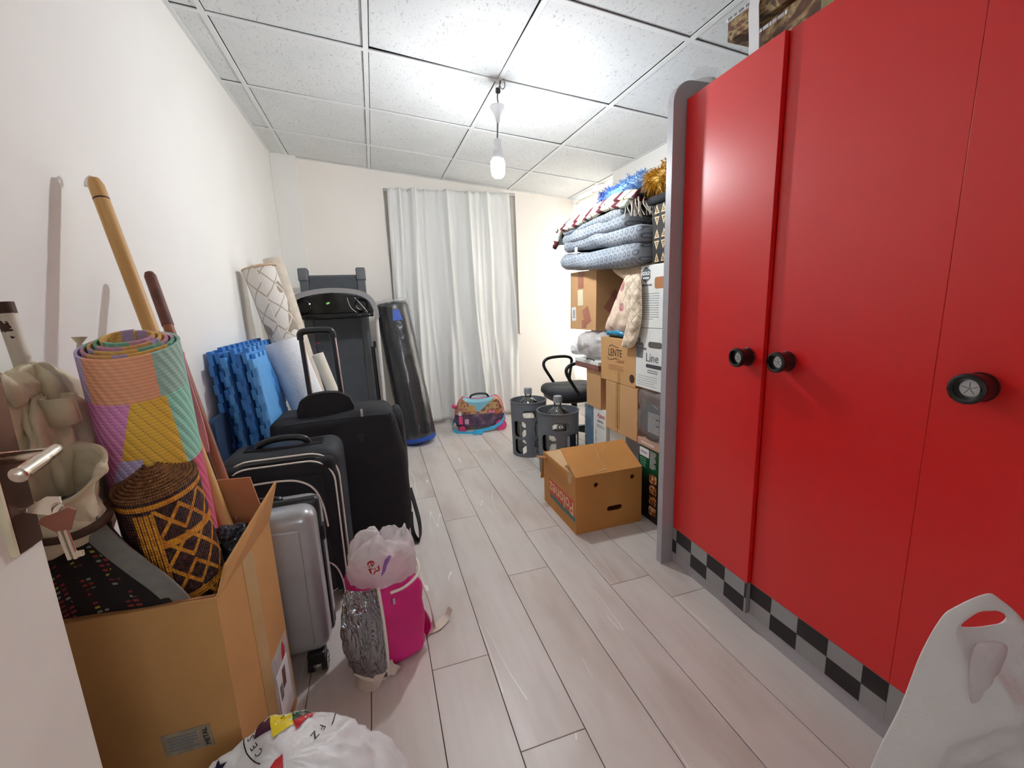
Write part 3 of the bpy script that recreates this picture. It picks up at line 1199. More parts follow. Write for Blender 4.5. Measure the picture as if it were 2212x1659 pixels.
put('strap', xf(gribbon([(-0.10, 0.155, 0.072), (-0.148, 0.150, 0.070), (-0.152, 0.150, 0.03), (-0.15, 0.145, -0.04), (-0.15, 0.14, -0.125)], (0, 1, 0), 0.034, 0.002), Mb), M_['paper'], bn)
put('edge_print', xf(text_lines(0.20, 0.010, 1, face_x(-0.1443, 0.15, 0.0605), 4, ht=0.7), Mb), M_['ink_grey'], bn, smooth=False)
bn = thing('printed_carton', 'flat brown printed carton beneath another on the wardrobe', 'carton', (1.30, 1.0, 1.74))
put('body', bx(1.17, 1.44, 0.62, 1.165, 1.7355, 1.858, 0.004), M_['print_dark'], bn)
put('edge_print', text_lines(0.12, 0.012, 1, face_x(1.1695, 1.10, 1.845), 9, ht=0.8), M_['paper'], bn, smooth=False)
put('picture_patch', decal(0.16, 0.05, face_x(1.1692, 0.86, 1.80)), plain('olive_print', srgb(150, 146, 98), 0.4, var=0.2, vs=30), bn, smooth=False)

# ------------------------------------------------------------------ stack of boxes between wardrobe and window
SX = 1.2


def carton(name, label, cat, x0, x1, y0, y1, z0, z1, mat, seam=True, M=None, bev=0.003):
    t = thing(name, label, cat, ((x0 + x1) / 2, (y0 + y1) / 2, z0))
    put('body', bx(x0, x1, y0, y1, z0, z1, bev), mat, t)
    if seam:
        put('top_seam', bx(x0 + 0.004, x1 - 0.004, (y0 + y1) / 2 - 0.001, (y0 + y1) / 2 + 0.001, z1 - 0.0004, z1 + 0.0006), M_['card_in'], t, smooth=False)
    return t


# black and green air-fryer carton on the floor
m = Mat('black_green_carton_print', 0.35)
X_, Y_, Z_ = m.xyz('Object')
grad = m.ramp(Z_ * 2.6, [(0.0, srgb(16, 18, 18)), (0.55, srgb(16, 22, 20)), (0.72, srgb(10, 88, 52)), (1.0, srgb(24, 60, 44))])
m.color(grad)
M_['green_carton'] = m.m
t = carton('appliance_carton', 'black and green appliance carton standing on the floor beside the wardrobe', 'carton', SX, 1.55, 1.40, 1.747, 0, 0.365, M_['green_carton'], False)
put('brand_label', xf(gprism(rrect(0.075, 0.042, 0.005), 0.0008), face_x(SX, 1.70, 0.338)), M_['paper'], t)
lettering('PHILIPS', 0.0155, face_x(SX - 0.001, 1.70, 0.338), plain('navy_ink', srgb(34, 62, 130), 0.5, var=0), t, spacing=1.05)
put('print_lines', text_lines(0.05, 0.05, 5, face_x(SX - 0.0004, 1.71, 0.285), 2, ht=0.28), plain('pale_green_ink', srgb(150, 205, 170), 0.5, var=0), t, smooth=False)
put('print_lines', text_lines(0.045, 0.09, 12, face_x(SX - 0.0004, 1.632, 0.315), 3, ht=0.3), M_['paper'], t, smooth=False)
m = Mat('food_photo_print', 0.4)
n = m.noise(60, 4)
m.color(m.ramp(n, [(0.32, srgb(46, 24, 16)), (0.45, srgb(138, 74, 40)), (0.56, srgb(206, 140, 84)), (0.68, srgb(226, 206, 170))]))
for k in range(4):
    put('food_picture', xf(gprism(rrect(0.055, 0.046, 0.012), 0.0006), face_x(SX, 1.628, 0.222 - 0.055 * k)), m.m, t)

# wrapped frying pan carton
t = thing('wrapped_pan', 'round black frying pan packed in crinkled clear plastic, under a white pot carton', 'pan', (1.36, 1.6, 0.366))
put('tray', bx(SX + 0.003, 1.55, 1.42, 1.765, 0.366, 0.402, 0.003), card_mat('pinkish_carton', srgb(196, 158, 140)), t)
put('print_lines', text_lines(0.10, 0.014, 1, face_x(SX + 0.0022, 1.68, 0.385), 12, ht=0.6), M_['paper'], t, smooth=False)
pan = put('pan', xf(glathe([(0.070, -0.05), (0.085, -0.01), (0.088, 0.0), (0.085, 0.004), (0.002, 0.004)], 40), face_x(SX + 0.02, 1.675, 0.492)), M_['black_plastic'], t)
put('pan_print', text_lines(0.085, 0.10, 13, face_x(SX + 0.0152, 1.655, 0.492), 5, ht=0.4), M_['paper'], pan, smooth=False)
put('wrap', ndisp(bx(SX - 0.004, 1.52, 1.44, 1.775, 0.403, 0.652, 0.04, 4, 5), 0.02, 22, 4, True), M_['bag_clear'], t, smooth=True)

# white pot carton
M_['white_carton'] = card_mat('white_carton', srgb(232, 234, 230), 0.5)
t = carton('pot_carton', 'white carton printed with a grey cooking pot and the word Line', 'carton', SX, 1.55, 1.42, 1.785, 0.656, 0.943, M_['white_carton'], False)
pot = []
pot.append(xf(gprism([(-0.026, -0.035), (0.026, -0.035), (0.030, 0.022), (-0.030, 0.022)], 0.0008), face_x(SX, 1.752, 0.835)))
pot.append(xf(gprism([(-0.033, 0.024), (0.033, 0.024), (0.024, 0.040), (-0.024, 0.040)], 0.0008), face_x(SX, 1.752, 0.835)))
pot.append(xf(gprism(rrect(0.014, 0.022, 0.006), 0.0008), face_x(SX, 1.755, 0.885)))
pot.append(xf(gprism(rrect(0.026, 0.012, 0.005), 0.0008), face_x(SX, 1.712, 0.846)))
put('pot_picture', join(*pot), M_['ink_grey'], t, smooth=False)
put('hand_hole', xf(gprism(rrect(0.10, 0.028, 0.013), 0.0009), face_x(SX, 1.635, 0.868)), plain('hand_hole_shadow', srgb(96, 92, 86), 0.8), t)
lettering('Line', 0.058, face_x(SX - 0.001, 1.655, 0.806), M_['ink_grey'], t, spacing=1.0)
put('word_bar', xf(gprism(rrect(0.12, 0.017, 0.006), 0.0008), face_x(SX, 1.640, 0.768)), plain('dark_bar_print', srgb(70, 66, 76), 0.5), t)
put('print_lines', text_lines(0.075, 0.02, 2, face_x(SX - 0.0004, 1.65, 0.742), 6, ht=0.4), M_['ink_grey'], t, smooth=False)
put('print_lines', text_lines(0.15, 0.055, 5, face_x(SX - 0.0004, 1.69, 0.694), 7, ht=0.14), M_['ink_grey'], t, smooth=False)

# white cookware carton with hexagon badge
t = carton('cookware_carton', 'tall white carton with a dark hexagon badge, on top of the pot carton', 'carton', SX, 1.53, 1.42, 1.752, 0.945, 1.226, M_['white_carton'], False)
hexo = [(0.037 * math.cos(math.radians(a)), 0.036 * math.sin(math.radians(a))) for a in range(30, 390, 60)]
put('badge', xf(gprism(hexo, 0.0008), face_x(SX, 1.712, 1.185)), plain('slate_badge', srgb(92, 98, 104), 0.5, var=0), t, smooth=False)
lettering('GOLD', 0.021, face_x(SX - 0.001, 1.712, 1.190), M_['paper'], t, bold=0.0006)
put('badge_print', text_lines(0.046, 0.01, 1, face_x(SX - 0.001, 1.712, 1.170), 8, ht=0.7), M_['paper'], t, smooth=False)
put('small_pictures', text_lines(0.08, 0.012, 1, face_x(SX - 0.0004, 1.705, 1.138), 14, ht=0.7), M_['ink_grey'], t, smooth=False)
put('hand_hole', xf(gprism(rrect(0.07, 0.05, 0.012), 0.0009), face_x(SX, 1.612, 1.145)), M_['card_in'], t)
put('print_lines', text_lines(0.12, 0.125, 12, face_x(SX - 0.0004, 1.675, 1.042), 10, ht=0.22), M_['ink_grey'], t, smooth=False)

# white ribbed carton and grey foam block under the taped box
t = carton('grey_foam_block', 'grey foam packing block on the floor under the taped cardboard box', 'foam block', 1.24, 1.55, 1.77, 1.90, 0, 0.368, plain('grey_packing_foam', srgb(150, 150, 156), 0.9, bump=0.4, bs=150), False)
t = carton('white_flat_carton', 'plain white carton standing on the floor behind the open fruit box', 'carton', 1.225, 1.55, 1.905, 2.07, 0, 0.367, M_['white_carton'], False)

# taped box
t = carton('cardboard_box', 'plain cardboard box with a strip of clear tape down its side, under the lens box', 'box', SX, 1.5, 1.766, 2.07, 0.3685, 0.641, M_['card'])
put('tape', bx(SX - 0.0008, SX + 0.001, 1.925, 1.965, 0.39, 0.6405), M_['tape'], t, smooth=False)
put('seam', bx(SX - 0.0014, SX, 1.944, 1.946, 0.37, 0.6405), M_['ink_brown'], t, smooth=False)
put('edge_wear', bx(SX + 0.002, SX + 0.03, 1.7645, 1.7662, 0.37, 0.64), M_['card_in'], t, smooth=False)

# LENTE box
t = carton('cardboard_box', 'cardboard box lettered LENTE on its side', 'box', SX, 1.5, 1.786, 2.124, 0.6425, 0.879, card_mat('tan_printed_cardboard', srgb(205, 158, 104)))
lettering('LENTE', 0.056, face_x(SX - 0.0008, 1.975, 0.800), M_['ink_brown'], t, sx=0.85)
lettering('Classic', 0.028, face_x(SX - 0.0008, 1.925, 0.762), M_['card_in'], t, font_shear=0.4)
for z, a in ((0.835, 1), (0.768, -1)):
    put('swash', xf(gtube(smooth_path([(-0.05, -0.004 * a, 0), (-0.025, 0.007 * a, 0), (0.01, 0.0, 0), (0.045, -0.004 * a, 0)]), 0.0018, 5), face_x(SX - 0.0004, 1.985 if a > 0 else 2.0, z)), M_['ink_brown'], t)
put('print_lines', text_lines(0.15, 0.03, 3, face_x(SX - 0.0004, 1.965, 0.722), 11, ht=0.4), M_['card_in'], t, smooth=False)
put('tape', bx(SX - 0.0008, SX + 0.001, 1.925, 1.95, 0.645, 0.715), M_['tape'], t, smooth=False)
put('round_mark', xf(glathe([(0.022, 0), (0.022, 0.0008)], 24), face_x(SX, 1.815, 0.685)), M_['ink_brown'], t)

# upright books or game boxes
m = Mat('blue_print_cover', 0.4)
X_, Y_, Z_ = m.xyz('Object')
m.color(m.mix((m.noise(18, 3) - 0.3) * 1.2, m.ramp(Z_ * 2.2, [(0.2, srgb(70, 120, 164)), (0.8, srgb(96, 122, 144))]), srgb(150, 172, 190)))
t = carton('game_box', 'upright blue printed box beside the white one, under a plain cardboard box', 'box', SX + 0.01, 1.5, 2.215, 2.348, 0, 0.452, m.m, False)
put('white_edge', bx(SX + 0.0085, SX + 0.0102, 2.205, 2.228, 0.01, 0.452), M_['paper'], t, smooth=False)
put('dotted_line', text_lines(0.40, 0.006, 1, face_x(SX + 0.0094, 2.338, 0.226, 90), 3, ht=0.8), M_['paper'], t, smooth=False)
t = carton('game_box', 'upright white box with red script lettering, beside the blue one', 'box', SX + 0.004, 1.5, 2.075, 2.204, 0, 0.4515, M_['white_carton'], False)
lettering('Ajans', 0.040, face_x(SX + 0.0032, 2.132, 0.415), M_['ink_red'], t, font_shear=0.35)
lettering('BRISTOL', 0.018, face_x(SX + 0.0032, 2.135, 0.378), M_['ink_grey'], t)
put('print_lines', text_lines(0.09, 0.02, 2, face_x(SX + 0.0036, 2.135, 0.350), 13, ht=0.35), M_['ink_grey'], t, smooth=False)
put('dotted_line', text_lines(0.25, 0.006, 1, face_x(SX + 0.0034, 2.19, 0.2, 90), 6, ht=0.8), M_['ink_grey'], t, smooth=False)

t = carton('cardboard_box', 'plain cardboard box next to the office chair seat, under the flat maroon box', 'box', SX, 1.5, 2.128, 2.30, 0.453, 0.679, M_['card'])
m = Mat('maroon_wood_print', 0.4)
m.color(m.ramp(m.noise(30, 3, _stretch(m, m.coord(), (1, 0.15, 2))), [(0.3, srgb(96, 52, 48)), (0.7, srgb(150, 98, 88))]))
t = thing('flat_box', 'flat maroon-sided box with a white lid under a tied plastic bag', 'box', (1.36, 2.26, 0.68))
put('body', bx(1.185, 1.5, 2.127, 2.42, 0.680, 0.712, 0.002), m.m, t)
put('lid', bx(1.183, 1.502, 2.126, 2.422, 0.712, 0.733, 0.003), M_['white_carton'], t)
put('handle', gtube(smooth_path([(1.19, 2.19, 0.734), (1.19, 2.19, 0.741), (1.19, 2.27, 0.741), (1.19, 2.27, 0.734)], 3), 0.003, 6), M_['black_plastic'], t)

# tied plastic bag
def crumpled(a, b, c, M, amp, sc, seed, e=0.7, nu=72, nv=40):
    return ndisp(ndisp(gsuper(a, b, c, e, e, nu, nv, M), amp, sc, seed), amp * 0.45, sc * 3, seed + 5, True)


t = thing('plastic_bag', 'tied see-through plastic bag stuffed under the big cardboard box', 'bag', (1.33, 2.31, 0.735))
put('film', crumpled(0.15, 0.175, 0.082, T(1.335, 2.315, 0.815), 0.016, 14, 3), M_['bag_milky'], t, smooth=True)
put('knot', ndisp(glathe([(0.004, 0), (0.016, 0.006), (0.010, 0.014), (0.022, 0.035), (0.034, 0.05)], 20, axis_frame((1.19, 2.25, 0.82), (1.15, 2.25, 0.822), (0, 1, 0))), 0.006, 60, 2), M_['bag_milky'], t, smooth=True)
put('paper_scrap', crumpled(0.03, 0.06, 0.04, T(1.22, 2.44, 0.785), 0.012, 30, 8), M_['paper'], t, smooth=True)
t = put('blue_plastic_bag', crumpled(0.10, 0.14, 0.022, T(1.30, 1.985, 0.905), 0.010, 30, 12), plain('blue_plastic_film', srgb(44, 140, 180), 0.25, var=0.15, vs=30), label='shiny blue plastic bag squashed under the floral pillow', cat='bag', smooth=True)

# tilted big box
Mb = T(1.365, 2.40, 0.902) @ RZ(4) @ RY(1.2)
t = thing('cardboard_box', 'cardboard box with reddish tape and two paper labels, holding up the grey quilts', 'box', M=Mb)
put('body', bx(-0.145, 0.20, -0.15, 0.15, 0, 0.352, 0.004), M_['card'], t, local=True)
put('tape', bx(-0.1458, -0.144, -0.01, 0.055, 0.25, 0.352), M_['tape_red'], t, local=True, smooth=False)
put('tape', xf(gbox(0, 0, 0, 0.07, 0.10, 0.001), face_x(-0.1455, -0.05, 0.085, 25)), M_['tape_red'], t, local=True, smooth=False)
put('tape', xf(gbox(0, 0, 0, 0.05, 0.05, 0.001), face_x(-0.1457, -0.02, 0.035, 5)), M_['tape_red'], t, local=True, smooth=False)
put('tape', xf(gbox(0, 0, 0, 0.13, 0.09, 0.001), face_y(-0.02, -0.1505, 0.16, 55)), M_['tape_red'], t, local=True, smooth=False)
put('paper_label', xf(gbox(0, 0, 0, 0.062, 0.095, 0.0012), face_x(-0.1455, 0.025, 0.195, 2)), plain('cream_label', srgb(232, 224, 190), 0.6, var=0.02), t, local=True, smooth=False)
put('paper_label', xf(gbox(0, 0, 0, 0.05, 0.085, 0.0012), face_x(-0.1455, 0.102, 0.095, 4)), M_['paper'], t, local=True, smooth=False)
put('label_print', xf(text_lines(0.022, 0.05, 5, face_x(-0.1463, 0.10, 0.095, 4), 3, ht=0.7), Matrix()), M_['ink_grey'], t, local=True, smooth=False)

# pillows
m = Mat('floral_pillow_cloth', 0.85)
v1 = m.voronoi(11.0, m.coord('Object', (1, 1, 1)))
petal = (v1 < 0.30)
wav = m.noise(40, 3, None, 0.6, 2.0)
scroll = ((wav - 0.5).abs() < 0.02)
c = m.mix(scroll * 0.6, srgb(232, 208, 186), srgb(186, 150, 136))
c = m.mix(petal * (m.noise(30, 2) * 1.2), c, srgb(160, 40, 74))
m.color(c).bump(m.noise(90, 2), 0.3, 0.003)
M_['floral'] = m.m


def pillow(name, label, M, a, b, c, mat, seed, cat='pillow'):
    t = thing(name, label, cat, M=M)
    g = gsuper(a, b, c, 1.0, 0.45, 64, 24)
    V = []
    for v in g[0]:
        k = max(abs(v.x) / a, abs(v.y) / b)
        V.append(Vector((v.x, v.y, v.z * (1 - 0.55 * k ** 3))))
    put('cushion', ndisp((V, g[1]), 0.012, 12, seed), mat, t, local=True, smooth=True)
    ring = [Vector((a * 0.995 * math.copysign(abs(math.cos(q)) ** 0.45, math.cos(q)), b * 0.995 * math.copysign(abs(math.sin(q)) ** 0.45, math.sin(q)), 0)) for q in [2 * PI * k / 64 for k in range(64)]]
    put('piping', gtube(ring, 0.0035, 6, True), mat, t, local=True)
    return t


FM = frame((1.235, 0, 0), (0, 1, 0), (0, 0, 1), (-1, 0, 0))


def soft(name, label, cat, base, out, M, mat, bulge, sf, seed, piping=True, **kw):
    t = thing(name, label, cat, base)
    put('cushion', inflate(out, M, bulge, sf, seed=seed, **kw), mat, t, smooth=True)
    if piping:
        put('piping', gtube([M @ Vector((p.x, p.y, 0)) for p in smooth_path([(a, b, 0) for a, b in out + out[:1]], 4)[:-1]], 0.0035, 6, True), mat, t)
    return t


soft('pillow', 'cream pillow with dark pink flowers leaning on the LENTE box', 'pillow', (1.24, 1.95, 0.9), [(2.09, 0.905), (2.105, 0.945), (2.03, 1.045), (1.958, 1.142), (1.90, 1.203), (1.855, 1.185), (1.80, 1.09), (1.78, 1.0), (1.775, 0.93), (1.90, 0.908), (1.995, 0.898)], FM, M_['floral'], 0.045, 0.04, 3, wr=0.010)
m = Mat('quilted_cream_cloth', 0.85)
X_, Y_, Z_ = m.xyz('Object', (16, 16, 16))
X_ = Z_
q = ((X_ + Y_).fract() - 0.5).abs().min(((X_ - Y_).fract() - 0.5).abs())
m.color(m.mix((q < 0.06) * 0.6, srgb(226, 208, 184), srgb(180, 158, 134))).bump(q, 0.6, 0.01)
M_['quilted'] = m.m
soft('quilted_blanket', 'quilted cream blanket hanging down over the corner of the LENTE box', 'blanket', (1.19, 1.79, 0.85), [(1.848, 1.095), (1.832, 1.172), (1.732, 1.182), (1.712, 1.09), (1.715, 0.965), (1.766, 0.862), (1.848, 0.843), (1.867, 0.858), (1.820, 0.975), (1.842, 1.044)], frame((1.176, 0, 0), (0, 1, 0), (0, 0, 1), (-1, 0, 0)), M_['quilted'], 0.014, 0.02, 5, wr=0.010, wsc=18)
soft('pillow', 'big plain beige pillow squeezed under the grey quilts', 'pillow', (1.3, 1.87, 1.13), [(2.11, 1.238), (2.01, 1.186), (1.875, 1.139), (1.77, 1.137), (1.72, 1.176), (1.65, 1.232), (1.64, 1.25), (2.10, 1.252)], frame((1.275, 0, 0), (0, 1, 0), (0, 0, 1), (-1, 0, 0)), plain('beige_pillow_cloth', srgb(200, 178, 152), 0.85, var=0.10, vs=25, bump=0.2), 0.060, 0.03, 8, False, wr=0.008, back=1.5)

# folded grey quilts
m = Mat('grey_circle_quilt', 0.8)
X_, Y_, Z_ = m.xyz('Object', (1, 24, 30))
row = (Z_ + 0.15).floor()
fx = (Y_ + row * 0.5).fract() - 0.5
fz = (Z_ + 0.15).fract() - 0.5
rr = (fx * fx + fz * fz * 0.8).sqrt()
ringm = ((rr - 0.28).abs() < 0.06)
big = m.noise(7, 2)
c = m.mix(ringm * 0.75, m.ramp(big, [(0.3, srgb(134, 142, 152)), (0.7, srgb(160, 168, 176))]), srgb(70, 74, 86))
m.color(c).bump(m.noise(18, 3), 0.4, 0.01)
M_['quilt'] = m.m


def quilt_layer(x0, x1, y0, y1, zf, th, seed, sag=0.0):
    """Thick folded layer. zf(y) gives its underside."""
    g = gbox(0, 0, 0, x1 - x0, y1 - y0, th, th * 0.46, 5, 7)
    V = []
    for v in g[0]:
        y = (y0 + y1) / 2 + v.y
        V.append(Vector(((x0 + x1) / 2 + v.x, y, zf(y) + th / 2 + v.z * (1 + 0.25 * noise.noise(Vector((y * 7, seed, v.x * 5)))))))
    return ndisp((V, g[1]), 0.014, 9, seed)


q = thing('folded_quilt', 'lower grey quilt with a ring pattern, folded on the cardboard box', 'quilt', (1.35, 2.1, 1.24))
put('fold', quilt_layer(1.145, 1.6, 1.70, 2.57, lambda y: 1.238 + 0.035 * max(0, (y - 1.95)) / 0.6, 0.098, 1.0), M_['quilt'], q, smooth=True)
put('fold', quilt_layer(1.15, 1.6, 1.69, 2.50, lambda y: 1.345 - 0.02 * math.cos((y - 1.6) * 4) + 0.02 * max(0, y - 2.0), 0.082, 2.3), M_['quilt'], q, smooth=True)
put('tag', bx(1.146, 1.149, 2.30, 2.33, 1.36, 1.385), M_['paper'], q, smooth=False)
q = thing('folded_quilt', 'upper grey quilt with a ring pattern under the cream and maroon kilim', 'quilt', (1.38, 2.15, 1.41))
put('fold', quilt_layer(1.140, 1.6, 1.80, 2.52, lambda y: 1.412 + 0.016 * (y - 1.8), 0.060, 4.1), M_['quilt'], q, smooth=True)
put('fold', quilt_layer(1.148, 1.6, 1.84, 2.50, lambda y: 1.462 + 0.018 * (y - 1.8), 0.046, 5.7), M_['quilt'], q, smooth=True)

# kilim rug folded on the quilts
m = Mat('kilim_weave', 0.9)
X_, Y_, Z_ = m.xyz('Object', (7, 7, 26))
a = (X_ * 1.0 + Y_).pingpong(1.0)
b2 = (Y_ * 1.6 + Z_ * 0.6).fract()
k1 = ((a - 0.5).abs() < 0.16)
k2 = (b2 > 0.72)
c = m.mix(k1, srgb(224, 214, 190), srgb(104, 36, 48))
c = m.mix(k2 * (m.noise(9, 1) > 0.5), c, srgb(190, 212, 206))
c = m.mix(((b2 - 0.5).abs() < 0.04), c, srgb(70, 30, 36))
m.color(c).bump(m.noise(200, 2), 0.3, 0.002)
M_['kilim'] = m.m
r = thing('kilim_rug', 'cream and maroon patterned kilim with white fringe, folded on the quilts', 'rug', (1.36, 2.15, 1.45))


def kil(th, off, y0, y1, x0, drop):
    def f(u, v):
        y = y0 + (y1 - y0) * u
        z = 1.533 + off + 0.010 * math.sin(u * 7)
        if u > 0.86: z -= drop * ((u - 0.86) / 0.14) ** 1.6
        if u < 0.25: z -= 0.015 * (1 - u / 0.25)
        x = x0 + (1.6 - x0) * v
        if v < 0.06: z -= 0.03 * (1 - v / 0.06) ** 2
        return (x, y, z)
    return ndisp(thick(gsurf(f, 50, 24), th), 0.008, 10, off * 50)


put('fold', kil(0.022, 0.0, 1.78, 2.60, 1.145, 0.10), M_['kilim'], r, smooth=True)
put('fold', kil(0.018, 0.024, 1.72, 2.57, 1.150, 0.03), M_['kilim'], r, smooth=True)
rf = random.Random(2)
for k in range(26):
    y = 1.70 + rf.uniform(0, 0.12)
    x = 1.15 + rf.uniform(0, 0.09)
    put('fringe', gtube(smooth_path([(x + 0.02, y + 0.03, 1.520), (x - 0.005, y, 1.515), (x - 0.012 + rf.uniform(-.01, .01), y - 0.015, 1.485), (x - 0.01 + rf.uniform(-.015, .015), y - 0.02 + rf.uniform(-.02, .02), 1.45)], 4), 0.0022, 5), M_['piping'], r)

# shaggy fur throws
def fur(name, label, mat, M, a, b, c, n, length, seed):
    t = thing(name, label, 'throw', M=M)
    g = ndisp(gsuper(a, b, c, 0.8, 0.7, 48, 24), 0.02, 9, seed)
    put('pile_base', g, mat, t, local=True, smooth=True)
    rnd = random.Random(seed)
    V, F = [], []
    src = g[0]
    for k in range(n):
        p = src[rnd.randrange(len(src))]
        nn = Vector((p.x / a ** 2, p.y / b ** 2, p.z / c ** 2)).normalized()
        d = (nn * 0.7 + Vector((rnd.uniform(-1, 1), rnd.uniform(-1, 1), rnd.uniform(-1.0, 0.4))) * 0.8).normalized()
        l = length * rnd.uniform(0.5, 1.25)
        sde = d.cross(Vector((rnd.uniform(-1, 1), rnd.uniform(-1, 1), rnd.uniform(-1, 1)))).normalized() * 0.0022
        p = p + Vector((rnd.uniform(-1, 1), rnd.uniform(-1, 1), rnd.uniform(-1, 1))) * 0.006
        mid = p + d * l * 0.6
        tip = p + d * l + Vector((0, 0, -0.35 * l))
        i = len(V)
        V += [p - sde, p + sde, mid + sde * 0.8, mid - sde * 0.8, tip]
        F += [(i, i + 1, i + 2, i + 3), (i + 3, i + 2, i + 4)]
    put('pile', (V, F), mat, t, local=True, smooth=False, kind='stuff')
    return t


m = Mat('blue_fur', 0.6)
X_, Y_, Z_ = m.xyz('Object')
m.color(m.mix((m.noise(40, 2) - 0.4) * 0.8, m.ramp(Y_ * 2.2 + 0.5, [(0.0, srgb(140, 150, 162)), (0.25, srgb(120, 166, 224)), (0.62, srgb(104, 156, 222)), (0.80, srgb(44, 84, 178)), (1.0, srgb(26, 48, 136))]), srgb(170, 200, 236)))
fur('fur_throw', 'shaggy light and dark blue fur throw on top of the kilim', m.m, frame((1.31, 1.93, 1.602), (1, 0, 0), (0, 1, 0.0)), 0.13, 0.245, 0.036, 3000, 0.034, 3)
m = Mat('yellow_fur', 0.6)
m.color(m.ramp(m.noise(50, 2), [(0.3, srgb(168, 122, 22)), (0.7, srgb(226, 178, 50))]))
fur('fur_throw', 'shaggy mustard yellow fur throw bunched at the wardrobe end of the blue one', m.m, frame((1.285, 1.64, 1.585), (1, 0, 0), (0, 1, 0)), 0.10, 0.10, 0.046, 1500, 0.042, 5)

# black bag with triangle print
m = Mat('triangle_print', 0.7)
X_, Y_, Z_ = m.xyz('Object', (1, 22, 20))
fz = Z_.fract()
fy = (Y_.fract() - 0.5).abs() * 2.0
row = Z_.floor().mod(2.0)
fz2 = fz * (row.inv()) + (fz.inv()) * row
d1 = (fz2 + fy)
tri = (d1 < 0.86) * (fz2 > 0.12)
hol = (d1 < 0.60) * (fz2 > 0.24)
cen = (d1 < 0.46) * (fz2 > 0.31)
mask = tri - hol + cen
m.color(m.mix(mask, srgb(24, 20, 20), srgb(222, 196, 150)))
t = thing('storage_bag', 'black storage bag with a cream triangle print, squeezed beside the wardrobe', 'bag', (1.36, 1.52, 1.228))
put('body', ndisp(bx(1.195, 1.52, 1.385, 1.672, 1.228, 1.475, 0.012, 3, 4), 0.006, 14, 2), m.m, t, smooth=True)
put('top_flap', ndisp(bx(1.18, 1.52, 1.38, 1.70, 1.474, 1.512, 0.014, 3, 3), 0.008, 16, 6), M_['black_fabric'], t, smooth=True)
# tall roll in clear wrap, a sliver of it showing above the fur
t = thing('wrapped_roll', 'tall roll in crinkled clear plastic standing behind the wardrobe edge', 'roll', (1.27, 1.47, 1.513))
put('core', gcyl((1.25, 1.455, 1.514), (1.25, 1.455, 1.86), 0.05, 24), M_['white_carton'], t)
put('wrap', ndisp(glathe([(0.05, 1.514), (0.066, 1.53), (0.066, 1.65), (0.068, 1.78), (0.064, 1.88), (0.03, 1.90)], 40, T(1.25, 1.455, 0)), 0.01, 30, 3), M_['bag_clear'], t, smooth=True)
# ------------------------------------------------------------------ fruit box with its top flaps standing up like a roof
t = thing('open_carton', 'brown carton printed Polonez upside down, top flaps standing up like a roof', 'box', (0.98, 1.855, 0))
x0, x1, y0, y1, h, th = 0.806, 1.160, 1.660, 2.050, 0.281, 0.005


def holed_front():
    """Front wall with two round holes and a hand slot cut through."""
    bm = bmesh.new()
    nx, nz = 110, 88
    holes = [('c', 0.105, 0.232, 0.0115), ('c', 0.300, 0.242, 0.0115), ('s', 0.205, 0.100, 0.040, 0.0125)]
    def inside(x, z):
        for hh in holes:
            if hh[0] == 'c':
                if (x - hh[1]) ** 2 + (z - hh[2]) ** 2 < hh[3] ** 2: return True
            else:
                dx = max(abs(x - hh[1]) - hh[3] + hh[4], 0)
                if dx * dx + (z - hh[2]) ** 2 < hh[4] ** 2: return True
        return False
    W = x1 - x0
    g = {}
    for i in range(nx + 1):
        for j in range(nz + 1):
            g[i, j] = bm.verts.new((x0 + W * i / nx, y0, h * j / nz))
    for i in range(nx):
        for j in range(nz):
            if not inside(W * (i + .5) / nx, h * (j + .5) / nz):
                bm.faces.new((g[i, j], g[i + 1, j], g[i + 1, j + 1], g[i, j + 1]))
    for v in [v for v in bm.verts if not v.link_faces]: bm.verts.remove(v)
    return thick(bm_out(bm), th)


put('front_wall', holed_front(), M_['card_o'], t)
put('side_wall', bx(x0, x0 + th, y0 + th, y1, 0, h), M_['card_o'], t)
put('side_wall', bx(x1 - th, x1, y0 + th, y1, 0, h), M_['card_o'], t)
put('rear_wall', bx(x0 + th, x1 - th, y1 - th, y1, 0, h), M_['card_o'], t)
put('bottom', bx(x0 + th, x1 - th, y0 + th, y1 - th, 0, th), M_['card_in'], t)


def flap(p, q, d, tt=0.004):
    """Flap hinged along p-q, reaching out by vector d."""
    p, q, d = Vector(p), Vector(q), Vector(d)
    n = (q - p).cross(d).normalized() * tt
    V = [p, q, q + d, p + d, p + n, q + n, q + d + n, p + d + n]
    return V, [(0, 3, 2, 1), (4, 5, 6, 7), (0, 1, 5, 4), (1, 2, 6, 5), (2, 3, 7, 6), (3, 0, 4, 7)]


fl = put('front_flap', flap((x0, y0 + 0.002, h), (x1, y0 + 0.002, h), (0.004, 0.172, 0.086)), M_['card_o'], t, smooth=False)
put('crease', xf(gtube(smooth_path([(0.158, 0.002, 0), (0.168, 0.05, 0), (0.162, 0.09, 0), (0.175, 0.13, 0), (0.17, 0.19, 0)]), 0.0012, 5), frame((x0, y0 + 0.002, h + 0.0052), (1, 0, 0), (0.004, 0.172, 0.086))), M_['card_l'], fl)
put('crease', xf(gtube(smooth_path([(0.20, 0.11, 0), (0.21, 0.14, 0), (0.225, 0.15, 0), (0.23, 0.175, 0)]), 0.001, 5), frame((x0, y0 + 0.002, h + 0.0052), (1, 0, 0), (0.004, 0.172, 0.086))), M_['card_l'], fl)
put('rear_flap', flap((x0, y1 + 0.001, h), (x1, y1 + 0.001, h), (0, 0.05, -0.17)), M_['card_o'], t, smooth=False)
